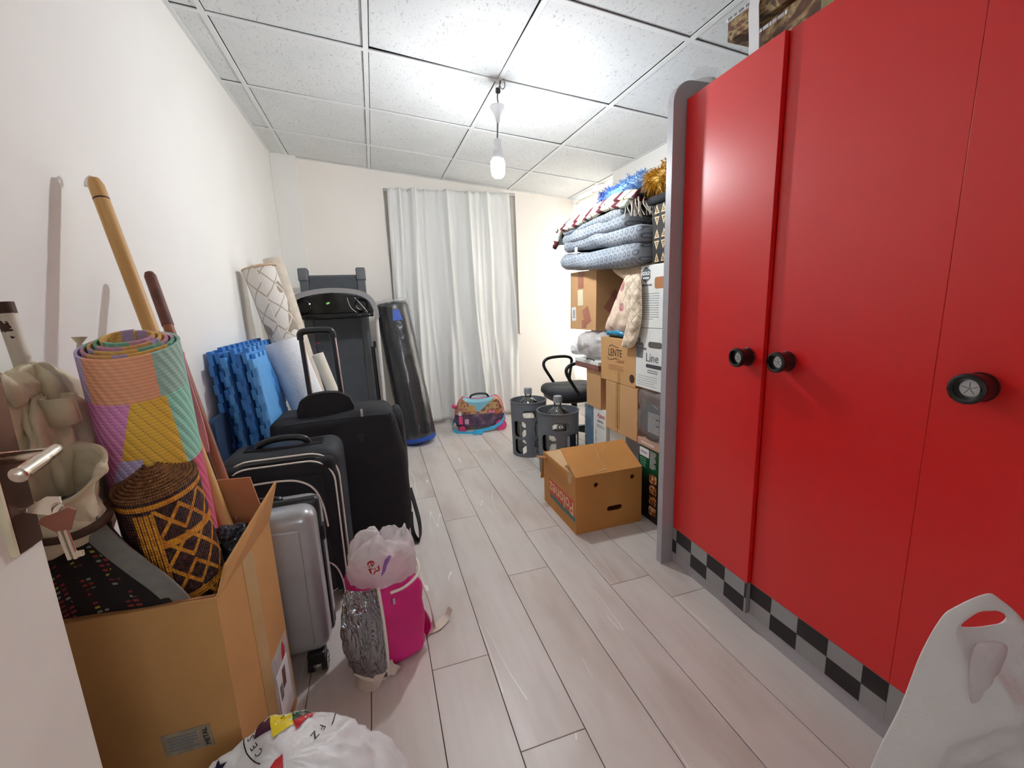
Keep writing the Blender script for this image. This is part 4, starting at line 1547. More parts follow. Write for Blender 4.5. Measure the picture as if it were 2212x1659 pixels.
put('side_flap', flap((x0 + 0.003, y1 - 0.02, h), (x0 + 0.003, y0 + 0.012, h), (0.165, 0, 0.010)), M_['card_l'], t, smooth=False)
put('side_flap', flap((x1 - 0.003, y0 + 0.012, h), (x1 - 0.003, y1 - 0.02, h), (-0.175, 0, 0.004)), M_['card_l'], t, smooth=False)  # right flap, added to keep light out of the carton
put('side_flap', flap((x0 - 0.001, y1 - 0.02, h - 0.014), (x0 - 0.001, y1 - 0.06, h - 0.012), (-0.045, 0.01, 0.004)), M_['card_in'], t, smooth=False)
band = plain('red_band_print', srgb(198, 66, 48), 0.5, var=0.06)
Mf = face_x(x0 - 0.0004, 1.845, 0.12)
put('red_band', decal(0.30, 0.078, Mf @ T(0.02, 0.002, 0)), band, t, smooth=False)
put('green_band', decal(0.30, 0.022, Mf @ T(0.03, -0.050, 0)), plain('green_band_print', srgb(62, 110, 104), 0.5, var=0.06), t, smooth=False)
lettering('Polonez', 0.098, Mf @ T(0.02, 0.0, 0.0005) @ RZ(180), plain('peach_ink', srgb(226, 190, 146), 0.6, var=0.03), t, sx=0.92, bold=0.001)
put('tape', decal(0.04, 0.05, face_x(x0 - 0.0004, 1.72, 0.258)), M_['tape'], t, smooth=False)
for k in range(9):
    put('print_line', decal(0.24 - 0.015 * (k % 3), 0.0012, face_x(x0 - 0.0003, 1.86, 0.255 - 0.0075 * k)), M_['card_in'], t, smooth=False)

# ------------------------------------------------------------------ carboys in slotted plastic baskets
def basket(r, h, rows, th=0.0035, n=120, m=84, off=0.0):
    bm = bmesh.new()
    g = {}
    for j in range(m + 1):
        for i in range(n):
            a = 2 * PI * i / n
            z = h * j / m
            rr = r * (0.955 + 0.045 * z / h)
            g[i, j] = bm.verts.new((rr * math.cos(a), rr * math.sin(a), z))
    def hole(a, z):
        for (zc, hz, cnt, hw, a0, rad) in rows:
            for k in range(cnt):
                ac = a0 + 2 * PI * k / cnt
                da = abs((a - ac + PI) % (2 * PI) - PI) * r
                dx = max(da - hw + rad, 0)
                dz = max(abs(z - zc) - hz + rad, 0)
                if da < hw and abs(z - zc) < hz and dx * dx + dz * dz < rad * rad: return True
        return False
    for j in range(m):
        for i in range(n):
            if not hole(2 * PI * (i + .5) / n, h * (j + .5) / m):
                bm.faces.new((g[i, j], g[(i + 1) % n, j], g[(i + 1) % n, j + 1], g[i, j + 1]))
    for v in [v for v in bm.verts if not v.link_faces]: bm.verts.remove(v)
    return thick(bm_out(bm), th)


def carboy(cx, cy, r, h, a0, label, capmat):
    t = thing('carboy', label, 'carboy', (cx, cy, 0), group=None)
    M = T(cx, cy, 0)
    bs = put('basket', xf(basket(r, h, [(h * 0.80, 0.026, 2, 0.052, a0, 0.022), (h * 0.525, 0.058, 5, 0.052, a0 + 0.62, 0.03), (h * 0.20, 0.055, 5, 0.052, a0 + 0.62, 0.03)]), M), M_['basket'], t)
    put('basket_rim', xf(gtube([(r * 1.004 * math.cos(a), r * 1.004 * math.sin(a), h) for a in [2 * PI * k / 64 for k in range(64)]], 0.0038, 8, True), M), M_['basket'], bs)
    put('basket_floor', xf(glathe([(r * 0.95, 0.0), (r * 0.955, 0.012)], 48), M), M_['basket'], bs)
    b = put('bottle', xf(glathe([(r * 0.80, 0.014), (r * 0.86, 0.03), (r * 0.86, h * 0.62), (r * 0.84, h * 0.74), (r * 0.72, h * 0.86), (r * 0.42, h * 1.0), (0.026, h * 1.045), (0.023, h * 1.06), (0.023, h * 1.10), (0.027, h * 1.105), (0.027, h * 1.12), (0.022, h * 1.125)], 48), M), M_['glass'], t)
    cap = put('cap', xf(glathe([(0.027, h * 1.118), (0.0275, h * 1.122), (0.0275, h * 1.205), (0.025, h * 1.222), (0.012, h * 1.225)], 32), M), capmat, t)
    for k in range(16):
        a = 2 * PI * k / 16
        put('cap_ridge', xf(gbox(0.0278 * math.cos(a), 0.0278 * math.sin(a), h * 1.16, 0.0015, 0.0015, h * 0.07), M), capmat, cap, smooth=False)
    return t


M_['basket'] = plain('slate_grey_basket_plastic', srgb(104, 108, 116), 0.5, var=0.03, bump=0.1, bs=300)
M_['cap'] = plain('grey_bottle_cap', srgb(150, 154, 160), 0.5, var=0.02)
carboy(1.002, 2.82, 0.130, 0.395, -1.85, 'glass carboy in a grey slotted basket, the one nearer the curtain', M_['cap'])
carboy(1.058, 2.42, 0.132, 0.405, -1.85, 'glass carboy in a grey slotted basket, right behind the open brown carton', M_['cap'])

# ------------------------------------------------------------------ office chair by the side window
ch = thing('office_chair', 'black office chair with loop armrests by the side window', 'chair', (1.43, 2.95, 0))
put('seat', ndisp(gsuper(0.235, 0.225, 0.045, 0.55, 0.6, 56, 20, T(1.425, 2.95, 0.405)), 0.008, 8, 2), M_['black_fabric2'], ch, smooth=True)
put('seat_shell', gsuper(0.22, 0.21, 0.03, 0.5, 0.6, 40, 14, T(1.43, 2.95, 0.365)), M_['black_plastic'], ch, smooth=True)
for y, s in ((2.735, -1), (3.165, 1)):
    pts = [(1.36, y - s * 0.04, 0.37), (1.37, y, 0.40), (1.33, y, 0.47), (1.275, y, 0.56), (1.27, y, 0.605), (1.30, y, 0.632), (1.36, y, 0.642), (1.46, y, 0.64), (1.51, y, 0.62), (1.515, y, 0.58), (1.50, y, 0.50), (1.49, y, 0.41), (1.47, y - s * 0.04, 0.37)]
    put('armrest', gtube(smooth_path(pts, 5), 0.0125, 10), M_['black_plastic'], ch)
bk = put('backrest', gtube(smooth_path([(1.66, 2.76, 0.56), (1.68, 2.76, 0.72), (1.69, 2.80, 0.86), (1.69, 2.95, 0.89), (1.69, 3.10, 0.86), (1.68, 3.14, 0.72), (1.66, 3.14, 0.56), (1.65, 2.95, 0.53), (1.66, 2.76, 0.56)], 6), 0.013, 8), M_['black_plastic'], ch)
m = Mat('grey_chair_mesh', 0.7)
m.color(srgb(70, 72, 78)).set(Alpha=0.8)
put('back_mesh', thick(gsurf(lambda u, v: (1.655 + 0.03 * v - 0.015 * math.sin(u * PI), 2.77 + 0.36 * u, 0.555 + 0.32 * v), 14, 12), 0.003), m.m, bk, smooth=True)
put('back_stem', gtube(smooth_path([(1.52, 2.95, 0.345), (1.62, 2.95, 0.35), (1.675, 2.95, 0.42), (1.675, 2.95, 0.56)]), 0.016, 8), M_['black_plastic'], ch)
put('gas_lift', gcyl((1.43, 2.95, 0.07), (1.43, 2.95, 0.345), 0.024, 20), M_['black_plastic'], ch)
for k in range(5):
    a = 2 * PI * k / 5 + 0.4
    e = (1.43 + 0.25 * math.cos(a), 2.95 + 0.25 * math.sin(a))
    lg = put('leg', gtube([(1.43 + 0.02 * math.cos(a), 2.95 + 0.02 * math.sin(a), 0.09), (e[0], e[1], 0.065)], [0.022, 0.014], 8), M_['black_plastic'], ch)
    put('castor', gcyl((e[0] - 0.012 * math.sin(a), e[1] + 0.012 * math.cos(a), 0.027), (e[0] + 0.012 * math.sin(a), e[1] - 0.012 * math.cos(a), 0.027), 0.027, 18), M_['black_plastic'], lg)

# ------------------------------------------------------------------ ride-on case of a child in front of the curtain
m = Mat('street_scene_print', 0.3)
X_, Y_, Z_ = m.xyz('Object')
nz = m.noise(26, 3)
bld = m.voronoi(20, m.coord('Object', (1.0, 0.2, 0.7)), 'F1', 1)
sky = (Z_ + X_.abs() * -0.9 + 0.0 > 0.165)
house = m.ramp(nz, [(0.30, srgb(90, 50, 52)), (0.45, srgb(176, 120, 84)), (0.55, srgb(206, 170, 118)), (0.68, srgb(150, 74, 92))])
road = m.ramp(m.noise(14, 3), [(0.35, srgb(52, 44, 66)), (0.6, srgb(110, 82, 110)), (0.75, srgb(160, 126, 140))])
c = m.mix((Z_ > 0.15), road, house)
c = m.mix(sky, c, srgb(134, 196, 214))
m.color(c)
M_['kids'] = m.m
M_['pink'] = plain('bright_pink_plastic', srgb(236, 76, 136), 0.35, var=0.03)
M_['cyan'] = plain('cyan_webbing', srgb(56, 176, 222), 0.6, var=0.05, bump=0.2, bs=400)
Mk = T(0.812, 3.60, 0) @ RZ(-14)
kc = thing('ride_on_case', 'small printed ride-on suitcase with pink wheels in front of the curtain', 'suitcase', M=Mk)
out = [(-0.205, 0.055), (-0.17, 0.035), (0.17, 0.035), (0.215, 0.06), (0.222, 0.12), (0.205, 0.215), (0.175, 0.272), (0.145, 0.288), (0.09, 0.278), (0.0, 0.268), (-0.09, 0.276), (-0.13, 0.285), (-0.165, 0.262), (-0.20, 0.19), (-0.218, 0.10)]
sm = smooth_path([(x, z, 0) for x, z in out + [out[0]]], 4)[:-1]
bm = bmesh.new()
vs = [bm.verts.new((p.x, -0.09, p.y)) for p in sm]
f = bm.faces.new(vs)
ext = bmesh.ops.extrude_face_region(bm, geom=[f])
for v in ext['geom']:
    if isinstance(v, bmesh.types.BMVert): v.co.y = 0.09
bmesh.ops.recalc_face_normals(bm, faces=list(bm.faces))
be = [e for e in bm.edges if abs(e.verts[0].co.y - e.verts[1].co.y) < 1e-6]
bmesh.ops.bevel(bm, geom=be, offset=0.022, segments=4, affect='EDGES', profile=0.5)
body = put('shell', bm_out(bm), M_['kids'], kc, local=True)
put('seam', gtube([(p.x * 1.003, 0.0, 0.16 + (p.y - 0.16) * 1.004) for p in sm], 0.006, 8, True), M_['pink'], body, local=True)
put('handle', gtube(smooth_path([(-0.075, 0, 0.27), (-0.06, 0, 0.298), (0.0, 0, 0.312), (0.07, 0, 0.305), (0.09, 0, 0.275)]), 0.009, 8), M_['black_plastic'], kc, local=True)
put('horn', gsuper(0.018, 0.018, 0.024, 1, 1, 20, 12, T(-0.218, -0.02, 0.21) @ RY(-40)), M_['pink'], kc, local=True, smooth=True)
for x, r in ((-0.15, 0.026), (0.185, 0.046)):
    for y in (-0.105, 0.105):
        s = 1 if y > 0 else -1
        wh = put('wheel', xf(glathe([(r, -0.014), (r, 0.014)], 32), T(x, y, r) @ RX(90)), M_['pink'], kc, local=True)
        put('tyre', gtube([(x + r * math.cos(a), y + s * 0.006, r + r * math.sin(a) * 0.999) for a in [2 * PI * k / 36 for k in range(36)]], 0.0045, 6, True), plain('dark_pink_tyre', srgb(150, 40, 92), 0.4), wh, local=True)
put('clasp', bx(-0.178, -0.145, -0.103, -0.088, 0.065, 0.135, 0.004), M_['pink'], kc, local=True)
for x, z, w_, h_, c_ in ((-0.165, 0.158, 0.03, 0.036, srgb(206, 206, 224)), (-0.11, 0.085, 0.036, 0.045, srgb(216, 168, 190)), (0.11, 0.165, 0.06, 0.022, srgb(220, 120, 150)), (0.155, 0.16, 0.03, 0.04, srgb(196, 96, 52)), (-0.06, 0.205, 0.05, 0.05, srgb(206, 160, 84)), (0.12, 0.225, 0.06, 0.05, srgb(190, 160, 110))):
    put('print_patch', xf(gprism(rrect(w_, h_, 0.008), 0.0008), face_y(x, -0.0902, z)), plain('print_patch_ink', c_, 0.4, var=0.12, vs=60), kc, local=True)
# the plain grey heart of the print: an animal figure in the photo is left out
st = [(-0.218, -0.02, 0.10), (-0.235, -0.09, 0.05), (-0.20, -0.14, 0.012), (-0.10, -0.17, 0.006), (-0.02, -0.19, 0.010), (0.03, -0.205, 0.02), (-0.005, -0.225, 0.022), (-0.055, -0.215, 0.016), (-0.035, -0.185, 0.022), (0.05, -0.155, 0.024), (0.13, -0.135, 0.040), (0.20, -0.12, 0.085), (0.225, -0.05, 0.13)]
put('strap', gribbon(smooth_path(st, 6), (0, 0.25, 1), 0.026, 0.002), M_['cyan'], kc, local=True)
# ------------------------------------------------------------------ punching bag leaning on the curtain
m = Mat('glossy_black_vinyl', 0.3)
m.set(Coat_Weight=1.0, Coat_Roughness=0.14)
m.color(srgb(34, 36, 40))
m.bump(m.noise(16, 3), 0.5, 0.02)
M_['vinyl'] = m.m
p0, p1 = (0.262, 3.40, 0.012), (0.137, 3.56, 1.13)
Mp = axis_frame(p0, p1)
L = (Vector(p1) - Vector(p0)).length
pb = thing('punching_bag', 'glossy black punching bag with a blue base leaning against the curtain', 'punching bag', M=Mp)
body = ndisp(glathe([(0.128, 0.03), (0.136, 0.05), (0.137, 0.4), (0.134, 0.8), (0.128, L - 0.06), (0.122, L - 0.03), (0.10, L)], 64), 0.004, 14, 3)
put('body', xf(ndisp(glathe([(0.128, 0.035)] + [(0.137 - 0.009 * (k / 39) ** 2, 0.05 + (L - 0.09) * k / 39) for k in range(40)] + [(0.115, L - 0.01)], 72), 0.003, 8, 5), Matrix()), M_['vinyl'], pb, local=True, smooth=True)
M_['blue_vinyl'] = plain('blue_vinyl', srgb(40, 84, 184), 0.4, var=0.05)
put('base_cap', glathe([(0.095, 0.0), (0.122, 0.006), (0.133, 0.022), (0.135, 0.045), (0.134, 0.055)], 64), M_['blue_vinyl'], pb, local=True)
cl = ndisp(glathe([(0.116, L - 0.03), (0.124, L - 0.008), (0.118, L + 0.012), (0.106, L + 0.004), (0.085, L - 0.004)], 48, None, False), 0.012, 22, 7)
put('film_collar', cl, M_['bag_clear'], pb, local=True, smooth=True)
put('hanging_tab', gprism([(-0.034, -0.048), (0.040, -0.048), (0.024, 0.036), (-0.020, 0.036)], 0.004, Matrix.Translation((0.012, -0.128, L - 0.115)) @ RX(90) @ RX(-5)), M_['blue_vinyl'], pb, local=True)
put('d_ring', gtube([(0.013 + 0.016 * math.cos(a), -0.131, L - 0.075 + 0.022 * math.sin(a)) for a in [PI * k / 12 for k in range(13)]], 0.0025, 8), M_['steel'], pb, local=True)
put('rope', gtube(smooth_path([(-0.06, -0.10, L + 0.01), (-0.03, -0.115, L - 0.01), (-0.01, -0.122, L - 0.04), (0.0, -0.13, L - 0.07)]), 0.0014, 5), M_['piping'], pb, local=True)

# ------------------------------------------------------------------ folded treadmill against the back wall
TX, TY = -0.272, 3.42
tr = thing('treadmill', 'dark grey folded treadmill standing upright against the back wall', 'treadmill', (TX, TY, 0))
Md = T(TX, TY + 0.10, 0.05) @ RX(-3.5)
dk = put('deck', xf(bx(-0.205, 0.205, -0.03, 0.03, 0.0, 1.30, 0.006), Md), M_['dark_grey'], tr)
put('running_belt', xf(bx(-0.165, 0.165, -0.036, -0.029, 0.05, 1.285, 0.003), Md), plain('treadmill_belt', srgb(70, 74, 80), 0.75, var=0.06, bump=0.3, bs=300), dk)
for s in (-1, 1):
    put('side_rail', xf(bx(*sorted((s * 0.172, s * 0.232)), -0.042, 0.034, 0.0, 1.315, 0.006), Md), plain('charcoal_rail', srgb(84, 87, 92), 0.5, var=0.04), tr)
    put('end_cap', xf(bx(*sorted((s * 0.168, s * 0.238)), -0.052, 0.040, 1.255, 1.352, 0.012, 3), Md), M_['grey_plastic'], tr)
yf = TY - 0.10
arch = [(-0.292, yf, 0.98)] + [(-0.29, yf, 1.06), (-0.268, yf, 1.135), (-0.22, yf, 1.185), (-0.12, yf, 1.212), (0.0, yf, 1.222), (0.12, yf, 1.214), (0.205, yf, 1.192), (0.258, yf, 1.150), (0.286, yf, 1.085), (0.291, yf, 1.02)]
put('handle_arch', [Vector((v.x + TX, v.y, v.z)) for v in gribbon(smooth_path(arch, 5), (0, 1, 0), 0.10, 0.034)[0]] and (lambda g: ([Vector((v.x + TX, v.y, v.z)) for v in g[0]], g[1]))(gribbon(smooth_path(arch, 5), (0, 1, 0), 0.10, 0.034)), plain('light_grey_arch', srgb(142, 140, 140), 0.5, var=0.03), tr)
for s in (-1, 1):
    put('upright', gtube([(TX + s * 0.288, yf + 0.02, 0.03), (TX + s * 0.288, yf + 0.02, 0.6), (TX + s * 0.288, yf + 0.02, 1.06)], 0.013, 14), plain('light_grey_tube', srgb(206, 204, 204), 0.35, var=0.02), tr)
    put('foot_bar', bx(TX + s * 0.288 - 0.025, TX + s * 0.288 + 0.025, yf - 0.10, yf + 0.32, 0.0, 0.045, 0.008), M_['black_plastic'], tr)
pts = [(-0.268, 1.03), (0.268, 1.03), (0.272, 1.09), (0.245, 1.145), (0.19, 1.175), (0.0, 1.205), (-0.19, 1.175), (-0.245, 1.145), (-0.272, 1.09)]
cons = put('console', (lambda g: g)(gprism([(x, z) for x, z in pts], 0.06, T(TX, yf + 0.03, 0) @ RX(90))), M_['black_gloss'], tr)
put('console_lip', xf(ndisp(gsuper(0.268, 0.035, 0.022, 0.7, 0.5, 48, 14), 0.004, 20, 3), T(TX, yf - 0.035, 1.045)), M_['black_gloss'], cons, smooth=True)
for x in (-0.19, 0.19):
    put('cup_holder', glathe([(0.05, 0), (0.052, 0.008), (0.044, 0.012), (0.038, 0.003), (0.03, 0.002)], 32, T(TX + x, yf - 0.030, 1.115) @ RX(90)), M_['black_gloss'], cons)
put('start_button', gsuper(0.014, 0.003, 0.007, 1, 1, 18, 8, T(TX - 0.03, yf - 0.032, 1.135) @ RY(-18)), plain('green_button', srgb(150, 226, 120), 0.4), cons, smooth=True)
put('red_sticker', bx(TX - 0.155, TX - 0.135, TY + 0.058, TY + 0.064, 0.845, 0.852), M_['ink_red'], dk, smooth=False)
put('safety_cord', gtube(smooth_path([(TX + 0.10, yf - 0.034, 1.17), (TX + 0.12, yf - 0.05, 1.10), (TX + 0.17, yf - 0.05, 1.055), (TX + 0.215, yf - 0.045, 1.035), (TX + 0.23, yf - 0.04, 1.06), (TX + 0.19, yf - 0.042, 1.12), (TX + 0.15, yf - 0.036, 1.17)]), 0.0015, 5), M_['piping'], tr)
put('motor_cover', bx(TX - 0.24, TX + 0.24, yf + 0.05, yf + 0.22, 0.01, 0.20, 0.03, 3), M_['black_plastic'], tr)
put('lock_lever', gbox(TX + 0.255, yf + 0.06, 0.82, 0.02, 0.03, 0.05, 0.005), M_['black_plastic'], tr)
put('lift_spring', gcyl((TX + 0.25, yf + 0.06, 0.25), (TX + 0.24, yf + 0.12, 0.80), 0.014, 12), M_['black_plastic'], tr)

# ------------------------------------------------------------------ carpet rolls
m = Mat('lattice_carpet', 0.95)
U, V_, _w = m.xyz('UV')
wob = m.noise(9, 2) * 0.25
a1 = ((U * 8.0 + V_ * 7.0 + wob).fract() - 0.5).abs()
a2 = ((U * 9.5 - V_ * 9.0 - wob).fract() - 0.5).abs()
latt = (a1.min(a2) < 0.04)
dk_ = m.noise(7.0, 1, m.coord('Object', (1, 1, 0.8))) > 0.52
ct = m.mix(dk_, srgb(214, 208, 200), srgb(150, 138, 124))
m.color(m.mix(latt, ct, m.mix(dk_, srgb(170, 160, 146), srgb(214, 204, 190)))).bump(m.noise(260, 2), 0.4, 0.003)
M_['lattice'] = m.m


def carpet_roll(name, label, p0, p1, r0, r1, turns, th, mat, hint=(0, -1, 0), cat='carpet', flare=0.0, tele=0.0, seg=40, spin=0.0, slant=0.0):
    M = axis_frame(p0, p1, hint) @ RZ(spin)
    h = (Vector(p1) - Vector(p0)).length
    t = thing(name, label, cat, M=M)
    put('roll', groll(r0, r1, h, turns, th, seg, tele, flare, 1, slant), mat, t, local=True, auto=50)
    return t, h


r1_, hh = carpet_roll('carpet_roll', 'thick carpet roll with a beige diamond lattice leaning on the left wall', (-0.265, 2.58, 0.0), (-0.553, 2.60, 1.318), 0.03, 0.083, 5, 0.0095, M_['lattice'])
put('pile_edge', gtube([(0.079 * math.cos(a), 0.079 * math.sin(a), hh) for a in [2 * PI * k / 40 for k in range(40)]], 0.006, 6, True), plain('tan_carpet_edge', srgb(190, 160, 132), 0.9), r1_, local=True)
carpet_roll('carpet_roll', 'slimmer plain beige carpet roll behind the lattice one', (-0.295, 2.86, 0.0), (-0.530, 2.87, 1.395), 0.02, 0.058, 4, 0.009, plain('beige_carpet_back', srgb(206, 194, 180), 0.92, var=0.06, vs=18, bump=0.3, bs=260))
foam = plain('white_foam_sheet', srgb(226, 228, 232), 0.7, var=0.03, vs=20, bump=0.5, bs=90, bd=0.003)
carpet_roll('foam_roll', 'loose roll of white foam underlay in front of the lattice carpet', (-0.197, 2.275, 0.0), (-0.437, 2.275, 0.947), 0.045, 0.090, 2.4, 0.012, foam, cat='foam roll', spin=40)
carpet_roll('foam_roll', 'small cream foam roll between the white foam roll and the treadmill', (-0.075, 2.43, 0.0), (-0.300, 2.43, 0.862), 0.012, 0.034, 2.2, 0.008, plain('cream_foam_sheet', srgb(222, 216, 202), 0.75, var=0.03, bump=0.3), cat='foam roll', spin=-60)

# ------------------------------------------------------------------ blue puzzle mats standing against the left wall
def jigsaw(w, h, nw, nh, tooth):
    """Outline with interlocking teeth on all four sides."""
    pts = []
    def side(p, d, nrm, L, n):
        step = L / (2 * n)
        s = 0
        for k in range(2 * n):
            a, b = k * step, (k + 1) * step
            o = tooth if k % 2 else 0.0
            e = tooth * 0.12 if k % 2 else 0
            pts.append((p[0] + d[0] * (a - e) + nrm[0] * o, p[1] + d[1] * (a - e) + nrm[1] * o))
            pts.append((p[0] + d[0] * (b + e) + nrm[0] * o, p[1] + d[1] * (b + e) + nrm[1] * o))
    side((0, 0), (1, 0), (0, -1), w, nw)
    side((w, 0), (0, 1), (1, 0), h, nh)
    side((w, h), (-1, 0), (0, 1), w, nw)
    side((0, h), (0, -1), (-1, 0), h, nh)
    return pts


blue_front = plain('light_blue_foam', srgb(94, 164, 226), 0.75, var=0.04, bump=0.35, bs=260, bd=0.002)
blues = [plain('blue_foam', c, 0.75, var=0.05, bump=0.35, bs=260, bd=0.002) for c in (srgb(66, 132, 200), srgb(56, 120, 190), srgb(78, 146, 208))]
wheres = ['leaning flat on the left wall, innermost of the stack', 'second from the wall in the stack', 'third from the wall in the stack', 'fourth from the wall in the stack', 'fifth from the wall in the stack', 'sixth from the wall in the stack', 'outermost of the stack, facing the room']
bases = [-0.600, -0.575, -0.549, -0.524, -0.500, -0.476, -0.448]
tops = [-0.640, -0.617, -0.589, -0.563, -0.541, -0.521, -0.498]
for k in range(7):
    xb, xt = bases[k], tops[k]
    y0_ = 1.93 + (0.012, 0.03, -0.005, 0.02, 0.0, 0.022, 0.01)[k]
    H_ = 0.925 + (0.0, 0.012, -0.006, 0.006, -0.014, 0.004, -0.02)[k]
    W_ = 0.66 if k < 4 else 0.222
    out = jigsaw(W_, H_ - 0.03, 9 if k < 4 else 3, 12, 0.019)
    if k % 2: out = [(W_ - x, y) for x, y in reversed(out)]
    if k in (2, 3, 6): out = [(x, H_ - 0.03 - y) for x, y in reversed(out)]
    dz = Vector((xt - xb, 0, H_))
    n_ = 10
    me = gprism(out, 0.0165)
    M = frame((xb, y0_, 0.026), (0, 1, 0), dz)
    bend = []
    for v in me[0]:
        t_ = v.y / H_
        bend.append(Vector((v.x, v.y, v.z + 0.014 * math.sin(t_ * PI) * (1 if k % 2 else 0.7))))
    put('foam_mat', xf((bend, me[1]), M), blue_front if k == 6 else blues[k % 3], label='blue interlocking foam mat, ' + wheres[k], cat='foam mat', group='blue puzzle mats against the left wall', smooth=False)
put('foam_mat', xf(gprism(rrect(0.16, 0.60, 0.03), 0.018), frame((-0.612, 1.86, 0.40), (0, 1, 0), (-0.02, 0, 1))), plain('navy_foam', srgb(34, 58, 92), 0.8, var=0.08), label='dark navy mat edge standing between the wall and the blue mats', cat='foam mat')

# ------------------------------------------------------------------ black trolley bag
db = thing('trolley_bag', 'large black fabric trolley bag with its pull handle up', 'bag', (-0.20, 2.0, 0))
g = gbox(-0.205, 2.01, 0.345, 0.50, 0.29, 0.60, 0.045, 4, 5)
V = []
for v in g[0]:
    k = (v.z - 0.045) / 0.6
    cx = v.x + 0.205
    V.append(Vector((v.x + (0.022 * math.sin(k * PI) if cx > 0.15 else 0) + 0.03 * (1 - k) * (cx > 0.1), v.y - 0.012 * math.sin(k * PI) * (v.y < 2.0), v.z + 0.010 * math.sin(cx * 14))))
put('body', ndisp((V, g[1]), 0.010, 7, 3), M_['black_fabric'], db, smooth=True)
lid = [(-0.112, 0.0), (0.112, 0.0), (0.114, 0.035), (0.098, 0.075), (0.06, 0.098), (0.0, 0.105), (-0.06, 0.098), (-0.098, 0.075), (-0.114, 0.035)]
put('top_flap', (lambda g: ndisp(g, 0.004, 12, 4))(gprism(lid, 0.05, T(-0.235, 1.96, 0.635) @ RX(90) @ T(0, 0, -0.02))), M_['black_fabric'], db)
for x in (-0.302, -0.178):
    put('handle_bar', gcyl((x + 0.012, 1.975, 0.55), (x, 1.975, 0.985), 0.010, 12), M_['black_plastic'], db)
    put('bar_trim', gcyl((x + 0.021, 1.972, 0.55), (x + 0.009, 1.972, 0.98), 0.004, 8), M_['steel'], db)
put('handle_grip', gtube(smooth_path([(-0.303, 1.975, 0.965), (-0.302, 1.975, 0.99), (-0.28, 1.975, 1.0), (-0.20, 1.975, 1.0), (-0.18, 1.975, 0.992), (-0.177, 1.975, 0.965)]), 0.014, 12), M_['black_plastic'], db)
zp = put('zip_pull', bx(-0.094, -0.084, 1.855, 1.859, 0.635, 0.668, 0.0015), M_['steel'], db)
put('seam', gtube(smooth_path([(-0.40, 1.868, 0.628), (-0.2, 1.862, 0.635), (0.0, 1.866, 0.632), (0.03, 1.872, 0.61), (0.045, 1.872, 0.40), (0.062, 1.875, 0.15), (0.06, 1.88, 0.07)]), 0.0035, 6), M_['black_fabric2'], db)
for x in (-0.33, -0.10):
    put('strap_anchor', gprism([(-0.016, 0.016), (0.016, 0.016), (0.006, -0.018), (-0.006, -0.018)][::-1], 0.004, T(x, 1.857, 0.545) @ RX(90)), M_['black_fabric2'], db)
put('end_pocket', ndisp(gsuper(0.03, 0.12, 0.19, 0.6, 0.5, 36, 20, T(0.058, 2.02, 0.44)), 0.008, 9, 5), M_['black_fabric'], db, smooth=True)
put('shoulder_strap', gribbon(smooth_path([(0.085, 1.95, 0.24), (0.10, 1.93, 0.16), (0.112, 1.90, 0.08), (0.108, 1.88, 0.02), (0.09, 1.88, 0.012), (0.078, 1.90, 0.05), (0.08, 1.93, 0.13)]), (0.3, 0.9, 0.1), 0.04, 0.004), M_['black_fabric'], db)
for x in (-0.40, -0.02):
    put('wheel', gcyl((x - 0.015, 2.12, 0.028), (x + 0.015, 2.12, 0.028), 0.028, 20), M_['black_plastic'], db)
    put('foot', bx(x - 0.02, x + 0.02, 1.90, 1.94, 0.0, 0.05, 0.004), M_['black_plastic'], db)

# ------------------------------------------------------------------ black soft suitcase with pale piping
sc = thing('soft_suitcase', 'black soft suitcase with off-white piping between the silver case and the trolley bag', 'suitcase', (-0.36, 1.67, 0))
put('body', ndisp(gbox(-0.358, 1.685, 0.322, 0.385, 0.22, 0.555, 0.05, 5, 3), 0.004, 8, 2), M_['black_fabric2'], sc, smooth=True)
put('front_panel', ndisp(gbox(-0.358, 1.565, 0.316, 0.355, 0.05, 0.522, 0.024, 4, 2), 0.003, 8, 6), M_['black_fabric'], sc, smooth=True)


def pip(w_, h_, r, cx, y, cz, a0, a1):
    p = rrect(w_, h_, r, 8)
    p = p + p[:1]
    n = len(p)
    return [(cx + p[i][0], y, cz + p[i][1]) for i in range(int(a0 * n), min(int(a1 * n), n))]


put('piping', gtube(pip(0.368, 0.540, 0.095, -0.358, 1.5775, 0.318, 0, 1), 0.0035, 6), M_['piping'], sc)
put('piping', gtube(pip(0.345, 0.515, 0.085, -0.358, 1.543, 0.316, 0, 1), 0.003, 6), M_['piping'], sc)
put('zip', gtube(pip(0.358, 0.528, 0.09, -0.358, 1.56, 0.317, 0, 1), 0.005, 6), M_['black_plastic'], sc)
put('pocket', gbox(-0.362, 1.537, 0.30, 0.275, 0.02, 0.44, 0.010, 3), M_['black_fabric'], sc)
put('pocket_piping', gtube(smooth_path([(-0.50, 1.526, 0.512), (-0.429, 1.5255, 0.522), (-0.33, 1.5255, 0.520), (-0.280, 1.526, 0.502), (-0.250, 1.526, 0.470), (-0.233, 1.526, 0.415), (-0.227, 1.526, 0.36), (-0.225, 1.526, 0.33)]), 0.0035, 6), M_['piping'], sc)
put('pocket_piping', gtube(smooth_path([(-0.243, 1.527, 0.20), (-0.215, 1.535, 0.16), (-0.20, 1.54, 0.10), (-0.198, 1.542, 0.05)]), 0.003, 6), M_['piping'], sc)
hdl = put('carry_handle', gtube(smooth_path([(-0.445, 1.67, 0.590), (-0.435, 1.665, 0.617), (-0.39, 1.66, 0.632), (-0.33, 1.66, 0.634), (-0.285, 1.665, 0.622), (-0.270, 1.67, 0.592)]), [0.010] + [0.012] * 29 + [0.010], 10), M_['black_plastic'], sc)
